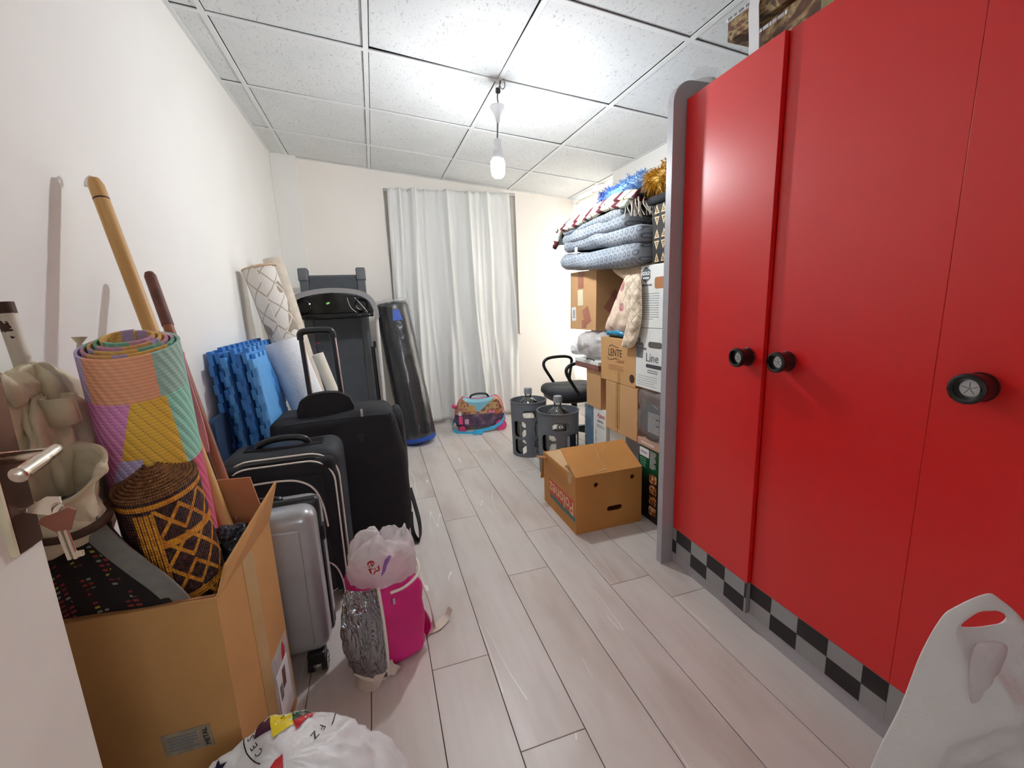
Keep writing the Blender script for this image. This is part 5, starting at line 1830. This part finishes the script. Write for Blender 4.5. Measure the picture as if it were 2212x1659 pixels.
put('handle_base', gbox(-0.355, 1.685, 0.600, 0.26, 0.07, 0.014, 0.005), M_['black_plastic'], sc)
lettering('ING', 0.026, face_y(-0.365, 1.5262, 0.455), plain('grey_thread', srgb(110, 112, 118), 0.6, var=0), sc)
for x in (-0.52, -0.20):
    put('wheel', gcyl((x - 0.012, 1.76, 0.026), (x + 0.012, 1.76, 0.026), 0.026, 18), M_['black_plastic'], sc)
    put('foot', bx(x - 0.015, x + 0.015, 1.60, 1.63, 0, 0.05, 0.004), M_['black_plastic'], sc)

# ------------------------------------------------------------------ silver hard-shell case
M_['silver'] = plain('silver_polycarbonate', srgb(168, 168, 172), 0.26, 0.35, var=0.02)
sv = thing('hard_suitcase', 'silver hard-shell cabin case on wheels beside the big cardboard box', 'suitcase', (-0.39, 1.35, 0))
put('front_shell', gbox(-0.392, 1.296, 0.291, 0.345, 0.105, 0.460, 0.040, 6), M_['silver'], sv, smooth=True)
put('rear_shell', gbox(-0.392, 1.415, 0.280, 0.345, 0.09, 0.450, 0.040, 6), M_['silver'], sv, smooth=True)
put('zip_band', gbox(-0.392, 1.358, 0.289, 0.352, 0.036, 0.466, 0.016, 4), M_['black_plastic'], sv, smooth=True)
put('raised_panel', gbox(-0.392, 1.2455, 0.286, 0.265, 0.012, 0.375, 0.0055, 3), M_['silver'], sv, smooth=True)
put('panel_groove', gtube([(x, 1.2462, z) for x, _y, z in pip(0.27, 0.38, 0.045, -0.392, 0, 0.286, 0, 1)], 0.0022, 6, True), M_['ink_grey'], sv)
put('shell_groove', gtube([(x, 1.2478, z) for x, _y, z in pip(0.292, 0.402, 0.045, -0.392, 0, 0.286, 0, 1)], 0.0016, 6, True), M_['ink_grey'], sv)
put('carry_handle', gtube(smooth_path([(-0.45, 1.40, 0.502), (-0.44, 1.40, 0.512), (-0.39, 1.40, 0.515), (-0.34, 1.40, 0.512), (-0.33, 1.40, 0.502)]), 0.009, 8), M_['black_plastic'], sv)
put('side_foot', gbox(-0.216, 1.36, 0.40, 0.012, 0.03, 0.05, 0.004), M_['black_plastic'], sv)
for x in (-0.53, -0.262):
    for y in (1.262, 1.448):
        hs = put('wheel_housing', gbox(x, y, 0.052, 0.052, 0.052, 0.042, 0.010), M_['black_plastic'], sv)
        wl = put('wheel', gcyl((x + 0.012, y, 0.026), (x + 0.028, y, 0.026), 0.026, 28), M_['black_plastic'], sv)
        put('wheel', gcyl((x - 0.026, y, 0.026), (x - 0.010, y, 0.026), 0.026, 28), M_['black_plastic'], sv)
        put('hub', glathe([(0.018, 0), (0.018, 0.001), (0.012, 0.0015)], 24, frame((x + 0.0282, y, 0.026), (0, 1, 0), (0, 0, 1))), M_['white_plastic'], wl)
        for k in range(6):
            put('spoke', xf(gbox(0.010, 0, 0.0016, 0.016, 0.0025, 0.0012), frame((x + 0.0285, y, 0.026), (0, 1, 0), (0, 0, 1)) @ RZ(60 * k)), M_['black_plastic'], wl, smooth=False)
put('loop_pull', gtube([(-0.205, 1.30 + 0.006 * math.cos(a), 0.14 + 0.018 * math.sin(a)) for a in [2 * PI * k / 16 for k in range(16)]], 0.0014, 5, True), M_['steel'], sv)
# ------------------------------------------------------------------ big open cardboard box by the left wall
Mx = T(-0.475, 1.02, 0) @ RZ(-4.6)
bb = thing('open_carton', 'big open cardboard box holding rolled mats and broom handles by the left wall', 'box', M=Mx)
H, S2, TH = 0.556, 0.155, 0.005
M_['card_big'] = card_mat('warm_brown_cardboard', srgb(196, 146, 88))
put('front_wall', bx(-S2, S2, -S2, -S2 + TH, 0, H), M_['card_big'], bb, local=True)
put('rear_wall', bx(-S2, S2, S2 - TH, S2, 0, H), M_['card_big'], bb, local=True)
put('side_wall', bx(-S2, -S2 + TH, -S2 + TH, S2 - TH, 0, H), M_['card_big'], bb, local=True)
put('side_wall', bx(S2 - TH, S2, -S2 + TH, S2 - TH, 0, H), M_['card_big'], bb, local=True)
put('bottom', bx(-S2 + TH, S2 - TH, -S2 + TH, S2 - TH, 0, TH), M_['card_in'], bb, local=True)


def quad_flap(a, b, c, d, tt=0.0055):
    a, b, c, d = map(Vector, (a, b, c, d))
    n = (b - a).cross(d - a).normalized() * tt
    V = [a, b, c, d, a + n, b + n, c + n, d + n]
    return V, [(0, 3, 2, 1), (4, 5, 6, 7), (0, 1, 5, 4), (1, 2, 6, 5), (2, 3, 7, 6), (3, 0, 4, 7)]


put('flap', quad_flap((S2 - 0.002, -S2 + 0.006, H), (S2 - 0.002, S2 - 0.006, H), (S2 + 0.030, S2 - 0.012, H + 0.105), (S2 + 0.002, -S2 + 0.045, H + 0.040)), M_['card_big'], bb, local=True, smooth=False)
put('flap', quad_flap((S2 - 0.006, S2 - 0.004, H), (-S2 + 0.006, S2 - 0.004, H), (-S2 + 0.012, S2 + 0.004, H + 0.125), (S2 - 0.03, S2 + 0.004, H + 0.118)), M_['card_in'], bb, local=True, smooth=False)
put('flap', quad_flap((-S2 + 0.006, -S2 + 0.008, H), (S2 - 0.006, -S2 + 0.008, H), (S2 - 0.008, -S2 + 0.016, H - 0.12), (-S2 + 0.008, -S2 + 0.016, H - 0.12)), M_['card_in'], bb, local=True, smooth=False)
put('tape', bx(S2 - 0.0005, S2 + 0.0008, -0.03, 0.03, 0.02, H - 0.002), M_['tape'], bb, local=True, smooth=False)
put('crease', bx(-0.092, -0.088, -S2 - 0.0008, -S2, 0.0, H - 0.01), M_['card_l'], bb, local=True, smooth=False)
Fr = frame((S2 + 0.0008, 0, 0), (0, 1, 0), (0, 0, 1))
put('document_pouch', xf(gbox(0, 0, 0, 0.115, 0.21, 0.001), Fr @ T(0.085, 0.135, 0)), M_['bag_milky'], bb, local=True, smooth=False)
put('shipping_label', xf(gbox(0, 0, 0.0012, 0.085, 0.15, 0.0012), Fr @ T(0.082, 0.112, 0)), M_['paper'], bb, local=True, smooth=False)
put('label_mark', xf(gbox(0, 0, 0.0022, 0.022, 0.05, 0.0008), Fr @ T(0.085, 0.150, 0) @ RZ(-5)), plain('dull_maroon_print', srgb(120, 80, 84), 0.5), bb, local=True, smooth=False)
put('label_mark', xf(gbox(0, 0, 0.0022, 0.018, 0.04, 0.0008), Fr @ T(0.058, 0.130, 0)), M_['ink_grey'], bb, local=True, smooth=False)
put('red_flame_mark', xf(gprism([(-0.012, -0.02), (0.008, -0.02), (0.014, 0.0), (0.004, 0.022), (-0.004, 0.008)], 0.001), Fr @ T(0.104, 0.212, 0.001)), M_['ink_red'], bb, local=True, smooth=False)
put('front_label', xf(gbox(0, 0, 0, 0.085, 0.05, 0.001), frame((0.062, -S2 - 0.0008, 0.262), (1, 0, 0), (0, 0, 1)) @ RZ(4)), plain('grey_paper_label', srgb(150, 138, 118), 0.7, var=0.1, vs=40), bb, local=True, smooth=False)
lettering('METAL', 0.013, Mx @ frame((0.095, -S2 - 0.0018, 0.264), (1, 0, 0), (0, 0, 1)) @ RZ(94), M_['ink'], bb)
put('label_print', xf(text_lines(0.05, 0.035, 5, frame((0.055, -S2 - 0.0016, 0.262), (1, 0, 0), (0, 0, 1)) @ RZ(4), 3, ht=0.5), Matrix()), M_['ink_grey'], bb, local=True, smooth=False)

# ------------------------------------------------------------------ rolls in the box
def weave_bump(m, s=1.0):
    U, V_, _w = m.xyz('UV', (220 * s, 160 * s, 1))
    return (U.fract() - 0.5).abs() + (V_.fract() - 0.5).abs()


hB = 0.50
m = Mat('orange_brown_straw_weave', 0.65)
U, V_, _w = m.xyz('UV')
dv = V_ * -1.0 + hB                      # distance below the top edge
zz = ((U + 0.205) / 0.042).pingpong(1.0)
zig = (((dv - 0.075) / 0.062 + zz * 0.9).fract() - 0.5).abs()
zig2 = (((dv - 0.075) / 0.062 - zz * 0.9).fract() - 0.5).abs()
lat = (zig.min(zig2) < 0.085) * (U > -0.206) * (dv > 0.045)
edge = (((dv / 0.062 * 0.5) + 0.1).fract() < 0.12) * (U > -0.206) * (dv > 0.045)
band = (U > -0.238) * (U < -0.203) * (dv > 0.05)
gap = ((U * 118).fract() < 0.18)
top = (dv < 0.045) * ((dv * 62).fract() < 0.62)
left = (U < -0.24) * ((dv * 50).fract() < 0.3) * (m.noise(80, 1) > 0.52)
base = m.ramp(m.noise(120, 2), [(0.35, srgb(40, 22, 18)), (0.65, srgb(84, 46, 44))])
orange = m.ramp(m.noise(90, 2), [(0.3, srgb(190, 112, 18)), (0.7, srgb(232, 160, 44))])
brown = m.ramp(m.noise(90, 2), [(0.3, srgb(96, 60, 30)), (0.7, srgb(150, 98, 52))])
c = m.mix(left * 0.6, base, srgb(120, 40, 36))
c = m.mix(lat.max(edge), c, orange)
c = m.mix(band * gap.inv(), c, orange)
c = m.mix(top, c, m.mix((dv > 0.03), brown, orange))
inner = (U < -0.44)
c = m.mix(inner, c, brown)
m.color(c).bump(weave_bump(m), 0.7, 0.004)
M_['straw'] = m.m
rb, _h = carpet_roll('straw_mat_roll', 'tightly rolled brown and orange woven straw mat in the big box', (-0.405, 0.968, 0.29), (-0.438, 0.958, 0.770), 0.010, 0.071, 10, 0.0048, M_['straw'], cat='mat', tele=0.034, seg=36, spin=180, slant=0.22)

hP = 1.02
m = Mat('pastel_patch_rug', 0.7)
U, V_, _w = m.xyz('UV')
dv = V_ * -1.0 + hP
PK, YL, LV, MT, PE = srgb(234, 150, 206), srgb(242, 194, 66), srgb(200, 182, 224), srgb(150, 216, 192), srgb(240, 170, 128)
low = m.mix((U + dv * 0.30 > -0.212), PK, YL)
low = m.mix((U - dv * 0.10 > -0.192), low, MT)
low = m.mix((dv > 0.20) * (U + dv * 0.55 > -0.165) * (U < -0.24), low, LV)
low = m.mix((dv > 0.24) * (U > -0.225), low, srgb(222, 96, 132))
topc = m.mix((U > -0.305), LV, PE)
topc = m.mix((U > -0.192), topc, srgb(158, 196, 180))
out_ = m.mix((dv < 0.088), low, topc)
inn = m.ramp((U * 4.3).fract(), [(0.0, srgb(214, 168, 84)), (0.3, srgb(110, 170, 140)), (0.5, srgb(196, 140, 160)), (0.7, srgb(212, 160, 96)), (0.9, srgb(170, 150, 180))], 'CONSTANT')
c = m.mix((U < -0.56), out_, inn)
rib = ((U * 60 + V_ * 34).fract() - 0.5).abs()
hole = (rib > 0.40) * ((V_ * 210).fract() > 0.55)
c = m.mix(hole * 0.55 * (dv > 0.088), c, srgb(96, 60, 70))
wv = ((V_ * 150).fract() - 0.5).abs()
c = m.mix((wv > 0.35) * 0.25, c, srgb(120, 100, 110))
m.color(c).bump(rib.inv(), 0.7, 0.004)
M_['pastel'] = m.m
pr, _h = carpet_roll('rug_roll', 'rolled plastic rug in pastel pink, yellow and mint patches', (-0.470, 1.080, 0.012), (-0.464, 1.022, 1.028), 0.036, 0.084, 5, 0.005, M_['pastel'], cat='rug', tele=0.020, seg=44, spin=180, slant=0.22)
put('tie', xf(ndisp(glathe([(0.004, 0), (0.006, 0.008), (0.004, 0.014), (0.011, 0.026)], 14), 0.002, 80, 2), T(-0.546, 1.035, 1.022) @ RX(-10)), M_['cream_cloth'], pr)
put('loose_end', thick(gsurf(lambda u, v: (-0.470 + 0.030 * u * (1.4 - 0.5 * v) + 0.003 * math.sin(v * 6), 1.225 - 0.02 * u, 0.74 + (0.275 - 0.02 * u) * v), 8, 24), 0.004) , plain('pink_rug_edge', srgb(222, 150, 168), 0.7, var=0.05, bump=0.4, bs=200), pr, smooth=True)

# dark woven rug folded in the front of the box
m = Mat('dark_dashed_weave', 0.85)
U, V_, _w = m.xyz('UV', (15, 44, 1))
cell = m.nt.nodes.new('ShaderNodeTexWhiteNoise')
cb = m.nt.nodes.new('ShaderNodeCombineXYZ')
m.nt.links.new(U.floor().s, cb.inputs[0])
m.nt.links.new(V_.floor().s, cb.inputs[1])
m.nt.links.new(cb.outputs[0], cell.inputs[0])
dash = ((U.fract() - 0.5).abs() < 0.34) * ((V_.fract() - 0.5).abs() < 0.22) * ((U.floor()).mod(4.0) > 1.5) * (m.noise(30, 1) > 0.45)
dc = m.ramp(S(m.nt, cell.outputs[0]), [(0.0, srgb(150, 44, 48)), (0.35, srgb(40, 26, 24)), (0.55, srgb(176, 160, 60)), (0.7, srgb(120, 40, 40)), (0.85, srgb(140, 140, 130))], 'CONSTANT')
m.color(m.mix(dash, srgb(24, 18, 17), dc)).bump(m.noise(200, 2), 0.4, 0.002)
dr = thing('woven_rug', 'dark woven rug with coloured dashes and a grey edge band in the big box', 'rug', (-0.50, 0.90, 0.3))


def rug_fn(u, v):
    z = 0.34 + 0.44 * v - 0.05 * (1 - u) * v + 0.02 * math.sin(u * 3)
    xr = min(-0.375, -0.512 + 0.46 * (0.78 - z))
    x = -0.605 + (xr + 0.605) * u
    y = 0.884 + 0.008 * math.sin(u * 4 + v * 2) + 0.012 * v
    return (x, y, z)


put('sheet', thick(gsurf(rug_fn, 30, 36), -0.012), m.m, dr, smooth=True)
put('edge_band', gribbon(smooth_path([(-0.528, 0.878, 0.785), (-0.510, 0.873, 0.745), (-0.482, 0.872, 0.690), (-0.450, 0.871, 0.640), (-0.420, 0.871, 0.595), (-0.400, 0.874, 0.55), (-0.392, 0.878, 0.50)]), (0.9, 0, 0.5), 0.036, 0.004), plain('grey_binding_tape', srgb(124, 120, 114), 0.85, var=0.05, vs=60, bump=0.2), dr)

# broom handles and pole
wood = Mat('pale_wood', 0.5)
gr_ = wood.noise(30, 3, _stretch(wood, wood.coord(), (1, 1, 0.06)))
wood.color(wood.ramp(gr_, [(0.3, srgb(186, 138, 76)), (0.7, srgb(222, 182, 116))]))
bh = thing('broom_handle', 'long pale wooden broom handle rising from the big box', 'handle', M=axis_frame((-0.352, 1.085, 0.42), (-0.597, 1.315, 1.405)))
Lh = (Vector((-0.597, 1.315, 1.405)) - Vector((-0.352, 1.085, 0.42))).length
put('shaft', glathe([(0.0155, 0), (0.0155, Lh - 0.05)], 20), wood.m, bh, local=True)
put('collar_line', glathe([(0.0157, Lh - 0.052), (0.0157, Lh - 0.048)], 20), M_['ink_brown'], bh, local=True)
put('tip', glathe([(0.0155, Lh - 0.048), (0.0155, Lh - 0.015), (0.011, Lh), (0.004, Lh + 0.004)], 20), wood.m, bh, local=True)
put('hanging_loop', gtube(smooth_path([(0, 0, Lh), (-0.008, 0.006, Lh + 0.01), (-0.018, 0.008, Lh + 0.004), (-0.022, 0.006, Lh - 0.01)]), 0.0035, 6), M_['bag_milky'], bh, local=True)
bs_ = thing('broom_handle', 'shorter dark brown stick beside the pale broom handle', 'handle', M=axis_frame((-0.345, 1.125, 0.45), (-0.572, 1.435, 1.200)))
L2 = (Vector((-0.572, 1.435, 1.200)) - Vector((-0.345, 1.125, 0.45))).length
brn = plain('reddish_brown_wood', srgb(142, 82, 52), 0.5, var=0.1, vs=20)
put('shaft', glathe([(0.012, 0), (0.012, L2 - 0.16)], 18), brn, bs_, local=True)
put('grip', glathe([(0.0135, L2 - 0.16), (0.0135, L2 - 0.01), (0.010, L2)], 18), plain('dark_brown_grip', srgb(104, 60, 48), 0.6, var=0.12, vs=40), bs_, local=True)
wp = thing('pole', 'white painted pole with rust spots sticking out of the cream cloth', 'pole', M=axis_frame((-0.588, 0.99, 0.70), (-0.624, 1.005, 1.115)))
m = Mat('chipped_white_paint', 0.5)
m.color(m.mix((m.noise(42, 3) > 0.60), srgb(226, 220, 204), srgb(74, 48, 32)))
put('shaft', glathe([(0.0135, 0), (0.0135, 0.40)], 18), m.m, wp, local=True)
put('end_cap', glathe([(0.014, 0.398), (0.014, 0.418)], 18), M_['ink_brown'], wp, local=True)

# cream cloths
cc = thing('canvas_cover', 'crumpled cream canvas cover bunched against the wall around the white pole', 'cloth', (-0.59, 0.98, 0.62))


def gathered(cx, cy, cz, a, b, c, seed, folds=11):
    g = gsuper(a, b, c, 0.8, 0.8, 96, 44)
    V = []
    for v in g[0]:
        an = math.atan2(v.y / b, v.x / a)
        k = 1 + 0.13 * math.sin(an * folds + 2.2 * math.sin(v.z * 22 + seed)) + 0.06 * math.sin(an * folds * 2.3 + v.z * 30)
        V.append(Vector((cx + v.x * k, cy + v.y * k, cz + v.z * (1 + 0.12 * math.sin(an * 5 + seed)))))
    return ndisp((V, g[1]), 0.010, 20, seed)


put('folds', gathered(-0.592, 0.985, 0.80, 0.048, 0.105, 0.185, 2), M_['cream_cloth'], cc, smooth=True)
put('loop_band', xf(gribbon([(0.02 * math.cos(a) * 1.1, 0.02 * math.sin(a), 0) for a in [2 * PI * k / 20 for k in range(21)]], (0, 0, 1), 0.05, 0.002), T(-0.545, 0.945, 0.925) @ RX(8)), M_['cream_cloth'], cc, smooth=True)
put('folds', gathered(-0.60, 0.93, 0.965, 0.03, 0.05, 0.03, 6, 7), M_['cream_cloth'], cc, smooth=True)
lc = thing('canvas_basket', 'soft cream canvas basket with an open mouth and brown rim, behind the door lock', 'basket', (-0.555, 0.875, 0.62))


def cup(u, v):
    a = 2 * PI * u
    r = 0.040 + 0.014 * v
    x, y = r * 1.25 * math.cos(a), r * 1.0 * math.sin(a)
    z = 0.70 + 0.130 * v + 0.012 * math.sin(a * 2 + 0.5) * v + 0.030 * v * math.sin(a) - 0.012 * v * math.cos(a)
    k = 1 + 0.10 * math.sin(v * 7 + 2 * math.sin(a))
    return (-0.548 + x * k, 0.888 + y * k, z)


put('body', ndisp(thick(gsurf(cup, 64, 24), 0.004), 0.015, 15, 3), M_['cream_cloth'], lc, smooth=True)
put('rim', gtube([Vector(cup(k / 48, 1.0)) for k in range(48)], 0.004, 8, True), M_['cream_cloth'], lc)
put('brown_band', gtube([Vector(cup(k / 48, 0.30)) * 1.0 + Vector((0.004 * math.cos(2 * PI * k / 48), 0.004 * math.sin(2 * PI * k / 48), 0)) for k in range(48)], 0.008, 8, True), plain('dark_brown_strap', srgb(72, 46, 30), 0.7, var=0.1), lc)

# crumpled black plastic in the box corner
put('crumpled_bag', crumpled(0.034, 0.036, 0.036, T(-0.352, 1.035, 0.575), 0.014, 30, 4), plain('shiny_black_film', srgb(44, 46, 54), 0.15, var=0.2, vs=60, bump=0.8, bs=60, bd=0.01), label='ball of crumpled shiny black plastic in the corner of the big box', cat='bag', smooth=True)

# ------------------------------------------------------------------ pink cool bag with a plastic bag stuffed in it
Mp = T(-0.052, 1.258, 0) @ RZ(17)
pk = thing('cool_bag', 'hot pink insulated backpack standing on the floor, its silver lid folded down', 'bag', M=Mp)
m = Mat('hot_pink_nylon', 0.55)
m.color(m.ramp(m.noise(8, 3), [(0.3, srgb(196, 14, 108)), (0.7, srgb(218, 30, 132))]))
m.bump(m.noise(500, 1), 0.25, 0.001)
M_['hotpink'] = m.m
g = gbox(0, 0, 0.15, 0.195, 0.175, 0.29, 0.030, 4, 5)
V = []
for v in g[0]:
    k = v.z / 0.3
    bulge = 1 + 0.07 * math.sin(k * PI) - 0.05 * (1 - k)
    V.append(Vector((v.x * bulge, v.y * bulge, max(0.002, v.z - (0.03 if k > 0.85 else 0) * (0.5 - v.y / 0.16)))))
put('body', ndisp((V, g[1]), 0.010, 9, 4), M_['hotpink'], pk, local=True, smooth=True)
m = Mat('crinkled_silver_foil', 0.18, 1.0)
m.color(srgb(148, 151, 156))
fc = (m.noise(22, 3, _stretch(m, m.coord(), (1.6, 1, 0.45)), 0.6, 0.6) - 0.5).abs()
m.bump(fc.inv(), 1.0, 0.028)
M_['foil'] = m.m


def lidfn(u, v):
    x = -0.128 + 0.090 * u - 0.026 * math.sin(v * PI) * (1 - u)
    y = -0.080 - 0.026 * math.sin(v * PI * 0.9) - 0.014 * math.sin(u * PI)
    z = 0.322 - 0.034 * u - 0.265 * v - 0.035 * v * u + 0.02 * v * (u - 0.5) ** 2
    return (x, y, z)


lid = put('lid', ndisp(thick(gsurf(lidfn, 26, 40), -0.010), 0.005, 20, 5, True), M_['foil'], pk, local=True, smooth=True)
put('lid_zip', gtube([Vector(lidfn(1, k / 30)) + Vector((0.002, 0, 0)) for k in range(31)] + [Vector(lidfn(1 - k / 12, 1)) for k in range(1, 13)], 0.005, 6), M_['piping'], lid, local=True)
put('zip_edge', gtube(smooth_path([(-0.005, -0.089, 0.262), (0.04, -0.088, 0.262), (0.085, -0.078, 0.278), (0.103, -0.04, 0.292), (0.104, 0.03, 0.298)]), 0.0045, 6), M_['piping'], pk, local=True)
put('zip_pull', gbox(0.0, -0.098, 0.238, 0.007, 0.003, 0.02, 0.001), M_['steel'], pk, local=True)
put('side_tab', gribbon(smooth_path([(0.100, 0.0, 0.13), (0.118, -0.02, 0.10), (0.122, -0.03, 0.06), (0.104, -0.035, 0.035)]), (0, 1, 0), 0.045, 0.003), M_['hotpink'], pk, local=True)
wb = M_['strap'] = plain('off_white_webbing', srgb(212, 200, 186), 0.75, var=0.05, bump=0.3, bs=400)
put('shoulder_strap', gribbon(smooth_path([(0.102, 0.02, 0.245), (0.122, 0.03, 0.20), (0.145, 0.02, 0.12), (0.155, 0.01, 0.05), (0.150, 0.0, 0.012), (0.120, 0.0, 0.008), (0.16, -0.01, 0.010), (0.205, 0.01, 0.012), (0.225, 0.015, 0.035)]), (0.15, 0.9, 0.35), 0.026, 0.0022), wb, pk, local=True)
put('shoulder_strap', gribbon(smooth_path([(-0.10, -0.02, 0.035), (-0.118, -0.075, 0.02), (-0.088, -0.108, 0.012), (-0.06, -0.10, 0.030), (-0.04, -0.088, 0.045)]), (0.3, 0.4, 1), 0.03, 0.0022), wb, pk, local=True)
put('shoulder_strap', gribbon(smooth_path([(-0.034, -0.090, 0.045), (-0.03, -0.098, 0.028), (-0.012, -0.10, 0.012), (0.0, -0.088, 0.006)]), (1, 0.2, 0.2), 0.028, 0.0022), wb, pk, local=True)
# plastic carrier bag inside
cb_ = thing('carrier_bag', 'crinkled white carrier bag with red print sticking out of the pink cool bag', 'bag', (-0.055, 1.28, 0.25))
g = gsuper(0.098, 0.080, 0.098, 0.7, 0.75, 90, 50)
V = []
for v in g[0]:
    an = math.atan2(v.y, v.x)
    pk_ = (0.020 * math.sin(an * 3 + 0.6) + 0.010 * math.sin(an * 7)) * max(0, v.z) / 0.098
    V.append(Vector((v.x - 0.050, v.y + 1.272, v.z * 0.85 + 0.310 + pk_)))
film = ndisp(ndisp((V, g[1]), 0.016, 9, 9), 0.009, 20, 3, True)
put('film', film, M_['bag_milky'], cb_, smooth=True)
put('tip', ndisp(glathe([(0.012, 0), (0.008, 0.02), (0.002, 0.04)], 16, axis_frame((0.022, 1.28, 0.375), (0.032, 1.285, 0.425))), 0.003, 60, 3), M_['bag_milky'], cb_, smooth=True)
Mpr = frame((-0.072, 1.19, 0.345), (1, 0.15, 0), (-0.1, 0.45, 0.9))
prn = text_geo('eB', 0.040, bold=0.0005)
put('red_print', cling(prn, film, Mpr @ RZ(-80)), M_['ink_red'], cb_, smooth=False)
put('purple_print', cling(flat_poly([(-0.018, -0.028), (-0.006, -0.018), (0.002, 0.0), (0.02, 0.022), (0.012, 0.026), (-0.002, 0.016), (-0.010, 0.0)]), film, Mpr @ T(0.036, -0.006, 0), cuts=2), plain('purple_ink', srgb(132, 90, 160), 0.5), cb_, smooth=False)

# ------------------------------------------------------------------ white printed carrier bag at the bottom edge
wbg = thing('carrier_bag', 'full white carrier bag with a flag emblem and stars before the big box', 'bag', (-0.21, 0.70, 0))
g = gsuper(0.19, 0.145, 0.168, 0.85, 0.85, 110, 60)
V = [Vector((v.x * (1 + 0.1 * v.z / 0.17) - 0.215, v.y + 0.690, max(0.001, v.z + 0.155 + 0.10 * (v.y / 0.145) * 0.4 - 0.05 * (v.x / 0.19) ** 2 * (v.z > 0)))) for v in g[0]]
film = ndisp(ndisp((V, g[1]), 0.022, 9, 4), 0.008, 30, 8, True)
put('film', film, M_['bag_print'], wbg, smooth=True)
put('corner', ndisp(ndisp(gsuper(0.03, 0.03, 0.022, 1, 1, 30, 16, T(-0.052, 0.675, 0.200)), 0.012, 30, 3), 0.005, 70, 1), M_['bag_print'], wbg, smooth=True)
ME = frame((-0.225, 0.720, 0.33), (0.95, 0.25, 0.10), (-0.30, 0.72, 0.55))
INK = {k: plain(k + '_bag_ink', c, 0.45, var=0.03) for k, c in dict(yellow=srgb(232, 208, 40), red=srgb(190, 34, 40), green=srgb(22, 74, 50), black=srgb(28, 24, 26), purple=srgb(74, 36, 66), navy=srgb(30, 30, 62)).items()}


def stamp(name, pts, dx, dy, ink, rot=0, cuts=3):
    put(name, cling(flat_poly(pts), film, ME @ T(dx, dy, 0) @ RZ(rot), 0.003, cuts=cuts + 3), INK[ink], wbg, smooth=False)


EX, EY = 0.020, 0.048
stamp('emblem_patch', [(-0.060, -0.012), (-0.030, -0.016), (-0.030, 0.012), (-0.052, 0.008)], EX, EY, 'purple')
stamp('emblem_patch', [(-0.030, -0.030), (0.004, -0.026), (0.004, 0.022), (-0.030, 0.018)], EX, EY, 'yellow')
stamp('emblem_patch', [(0.004, -0.022), (0.030, -0.012), (0.042, 0.006), (0.030, 0.022), (0.004, 0.022)], EX, EY, 'green')
stamp('emblem_patch', [(0.006, -0.036), (0.034, -0.022), (0.052, 0.002), (0.042, 0.006), (0.030, -0.012), (0.004, -0.022)], EX, EY, 'red')
stamp('emblem_patch', [(0.008, 0.022), (0.030, 0.022), (0.044, 0.010), (0.036, 0.030), (0.015, 0.032)], EX, EY, 'red')
stamp('emblem_leaf', [(-0.018, -0.010), (0.004, 0.0), (0.012, 0.014), (0.0, 0.006)], EX, EY + 0.004, 'green')
stamp('emblem_ring', arc_poly(0.0755, 0.0775, -40, 35), EX, EY - 0.004, 'black', 0, 1)
stamp('emblem_ring', arc_poly(0.0755, 0.0775, 165, 225), EX, EY - 0.004, 'black', 0, 1)
for s_, a_ in (('1', 22), ('9', 12), ('0', 2), ('7', -8), ('F', -48), ('Z', -62), ('S', 182), ('E', 198), ('C', 212)):
    r_ = 0.064
    a = math.radians(a_)
    gtx = text_geo(s_, 0.017)
    put('emblem_letter', cling(gtx, film, ME @ T(EX + r_ * math.cos(a), EY - 0.004 + r_ * math.sin(a), 0) @ RZ(a_ - 90), 0.003), INK['black'], wbg, smooth=False)
stamp('emblem_star', star_poly(0.007), EX + 0.062, EY - 0.024, 'black', 0, 1)
stamp('printed_star', star_poly(0.019), -0.085, -0.008, 'navy', 12, 2)
stamp('printed_star', star_poly(0.016), -0.100, 0.026, 'navy', -8, 2)
stamp('printed_cap', [(-0.030, -0.012), (0.020, -0.012), (0.026, 0.012), (0.030, 0.032), (0.018, 0.030), (-0.005, 0.014)], -0.030, -0.048, 'red', 0, 3)

# ------------------------------------------------------------------ white carrier bag at the right edge
rb_ = thing('carrier_bag', 'plain white carrier bag with upright loop handles in front of the wardrobe', 'bag', (0.93, 0.36, 0))
OUT = [(-0.06, 0.0), (0.34, 0.0), (0.345, 0.2), (0.33, 0.35), (0.268, 0.45), (0.228, 0.51), (0.19, 0.567), (0.151, 0.603), (0.128, 0.613), (0.085, 0.592), (0.065, 0.571), (0.043, 0.508), (0.025, 0.416), (0.0, 0.33), (-0.025, 0.22), (-0.05, 0.1)]
HOLE = [(0.096, 0.558), (0.105, 0.570), (0.120, 0.582), (0.136, 0.584), (0.151, 0.583), (0.165, 0.573), (0.162, 0.562), (0.140, 0.557), (0.118, 0.555)]
put('film', inflate(OUT, frame((0.7294, 0.3735, 0), (0.95, -0.312, 0), (0, 0, 1)), 0.030, 0.06, hole=HOLE, res=150, power=0.9, back=1.2, wr=0.042, wsc=6, seed=2.0), M_['bag_print'], rb_, smooth=True)
put('fold', inflate([(0.092, 0.553), (0.134, 0.550), (0.130, 0.50), (0.116, 0.44), (0.108, 0.39), (0.100, 0.44), (0.088, 0.50)], frame((0.7294, 0.3735, 0), (0.95, -0.312, 0), (0, 0, 1)) @ T(0, 0, 0.031), 0.005, 0.02, res=60, power=0.9, wr=0.01, wsc=12, seed=4.0), film_mat('bag_notch_shade', srgb(234, 226, 230), 0.0, 0.35, 0.2), rb_, smooth=True)  # pinkish patch paints the shaded notch below the handle
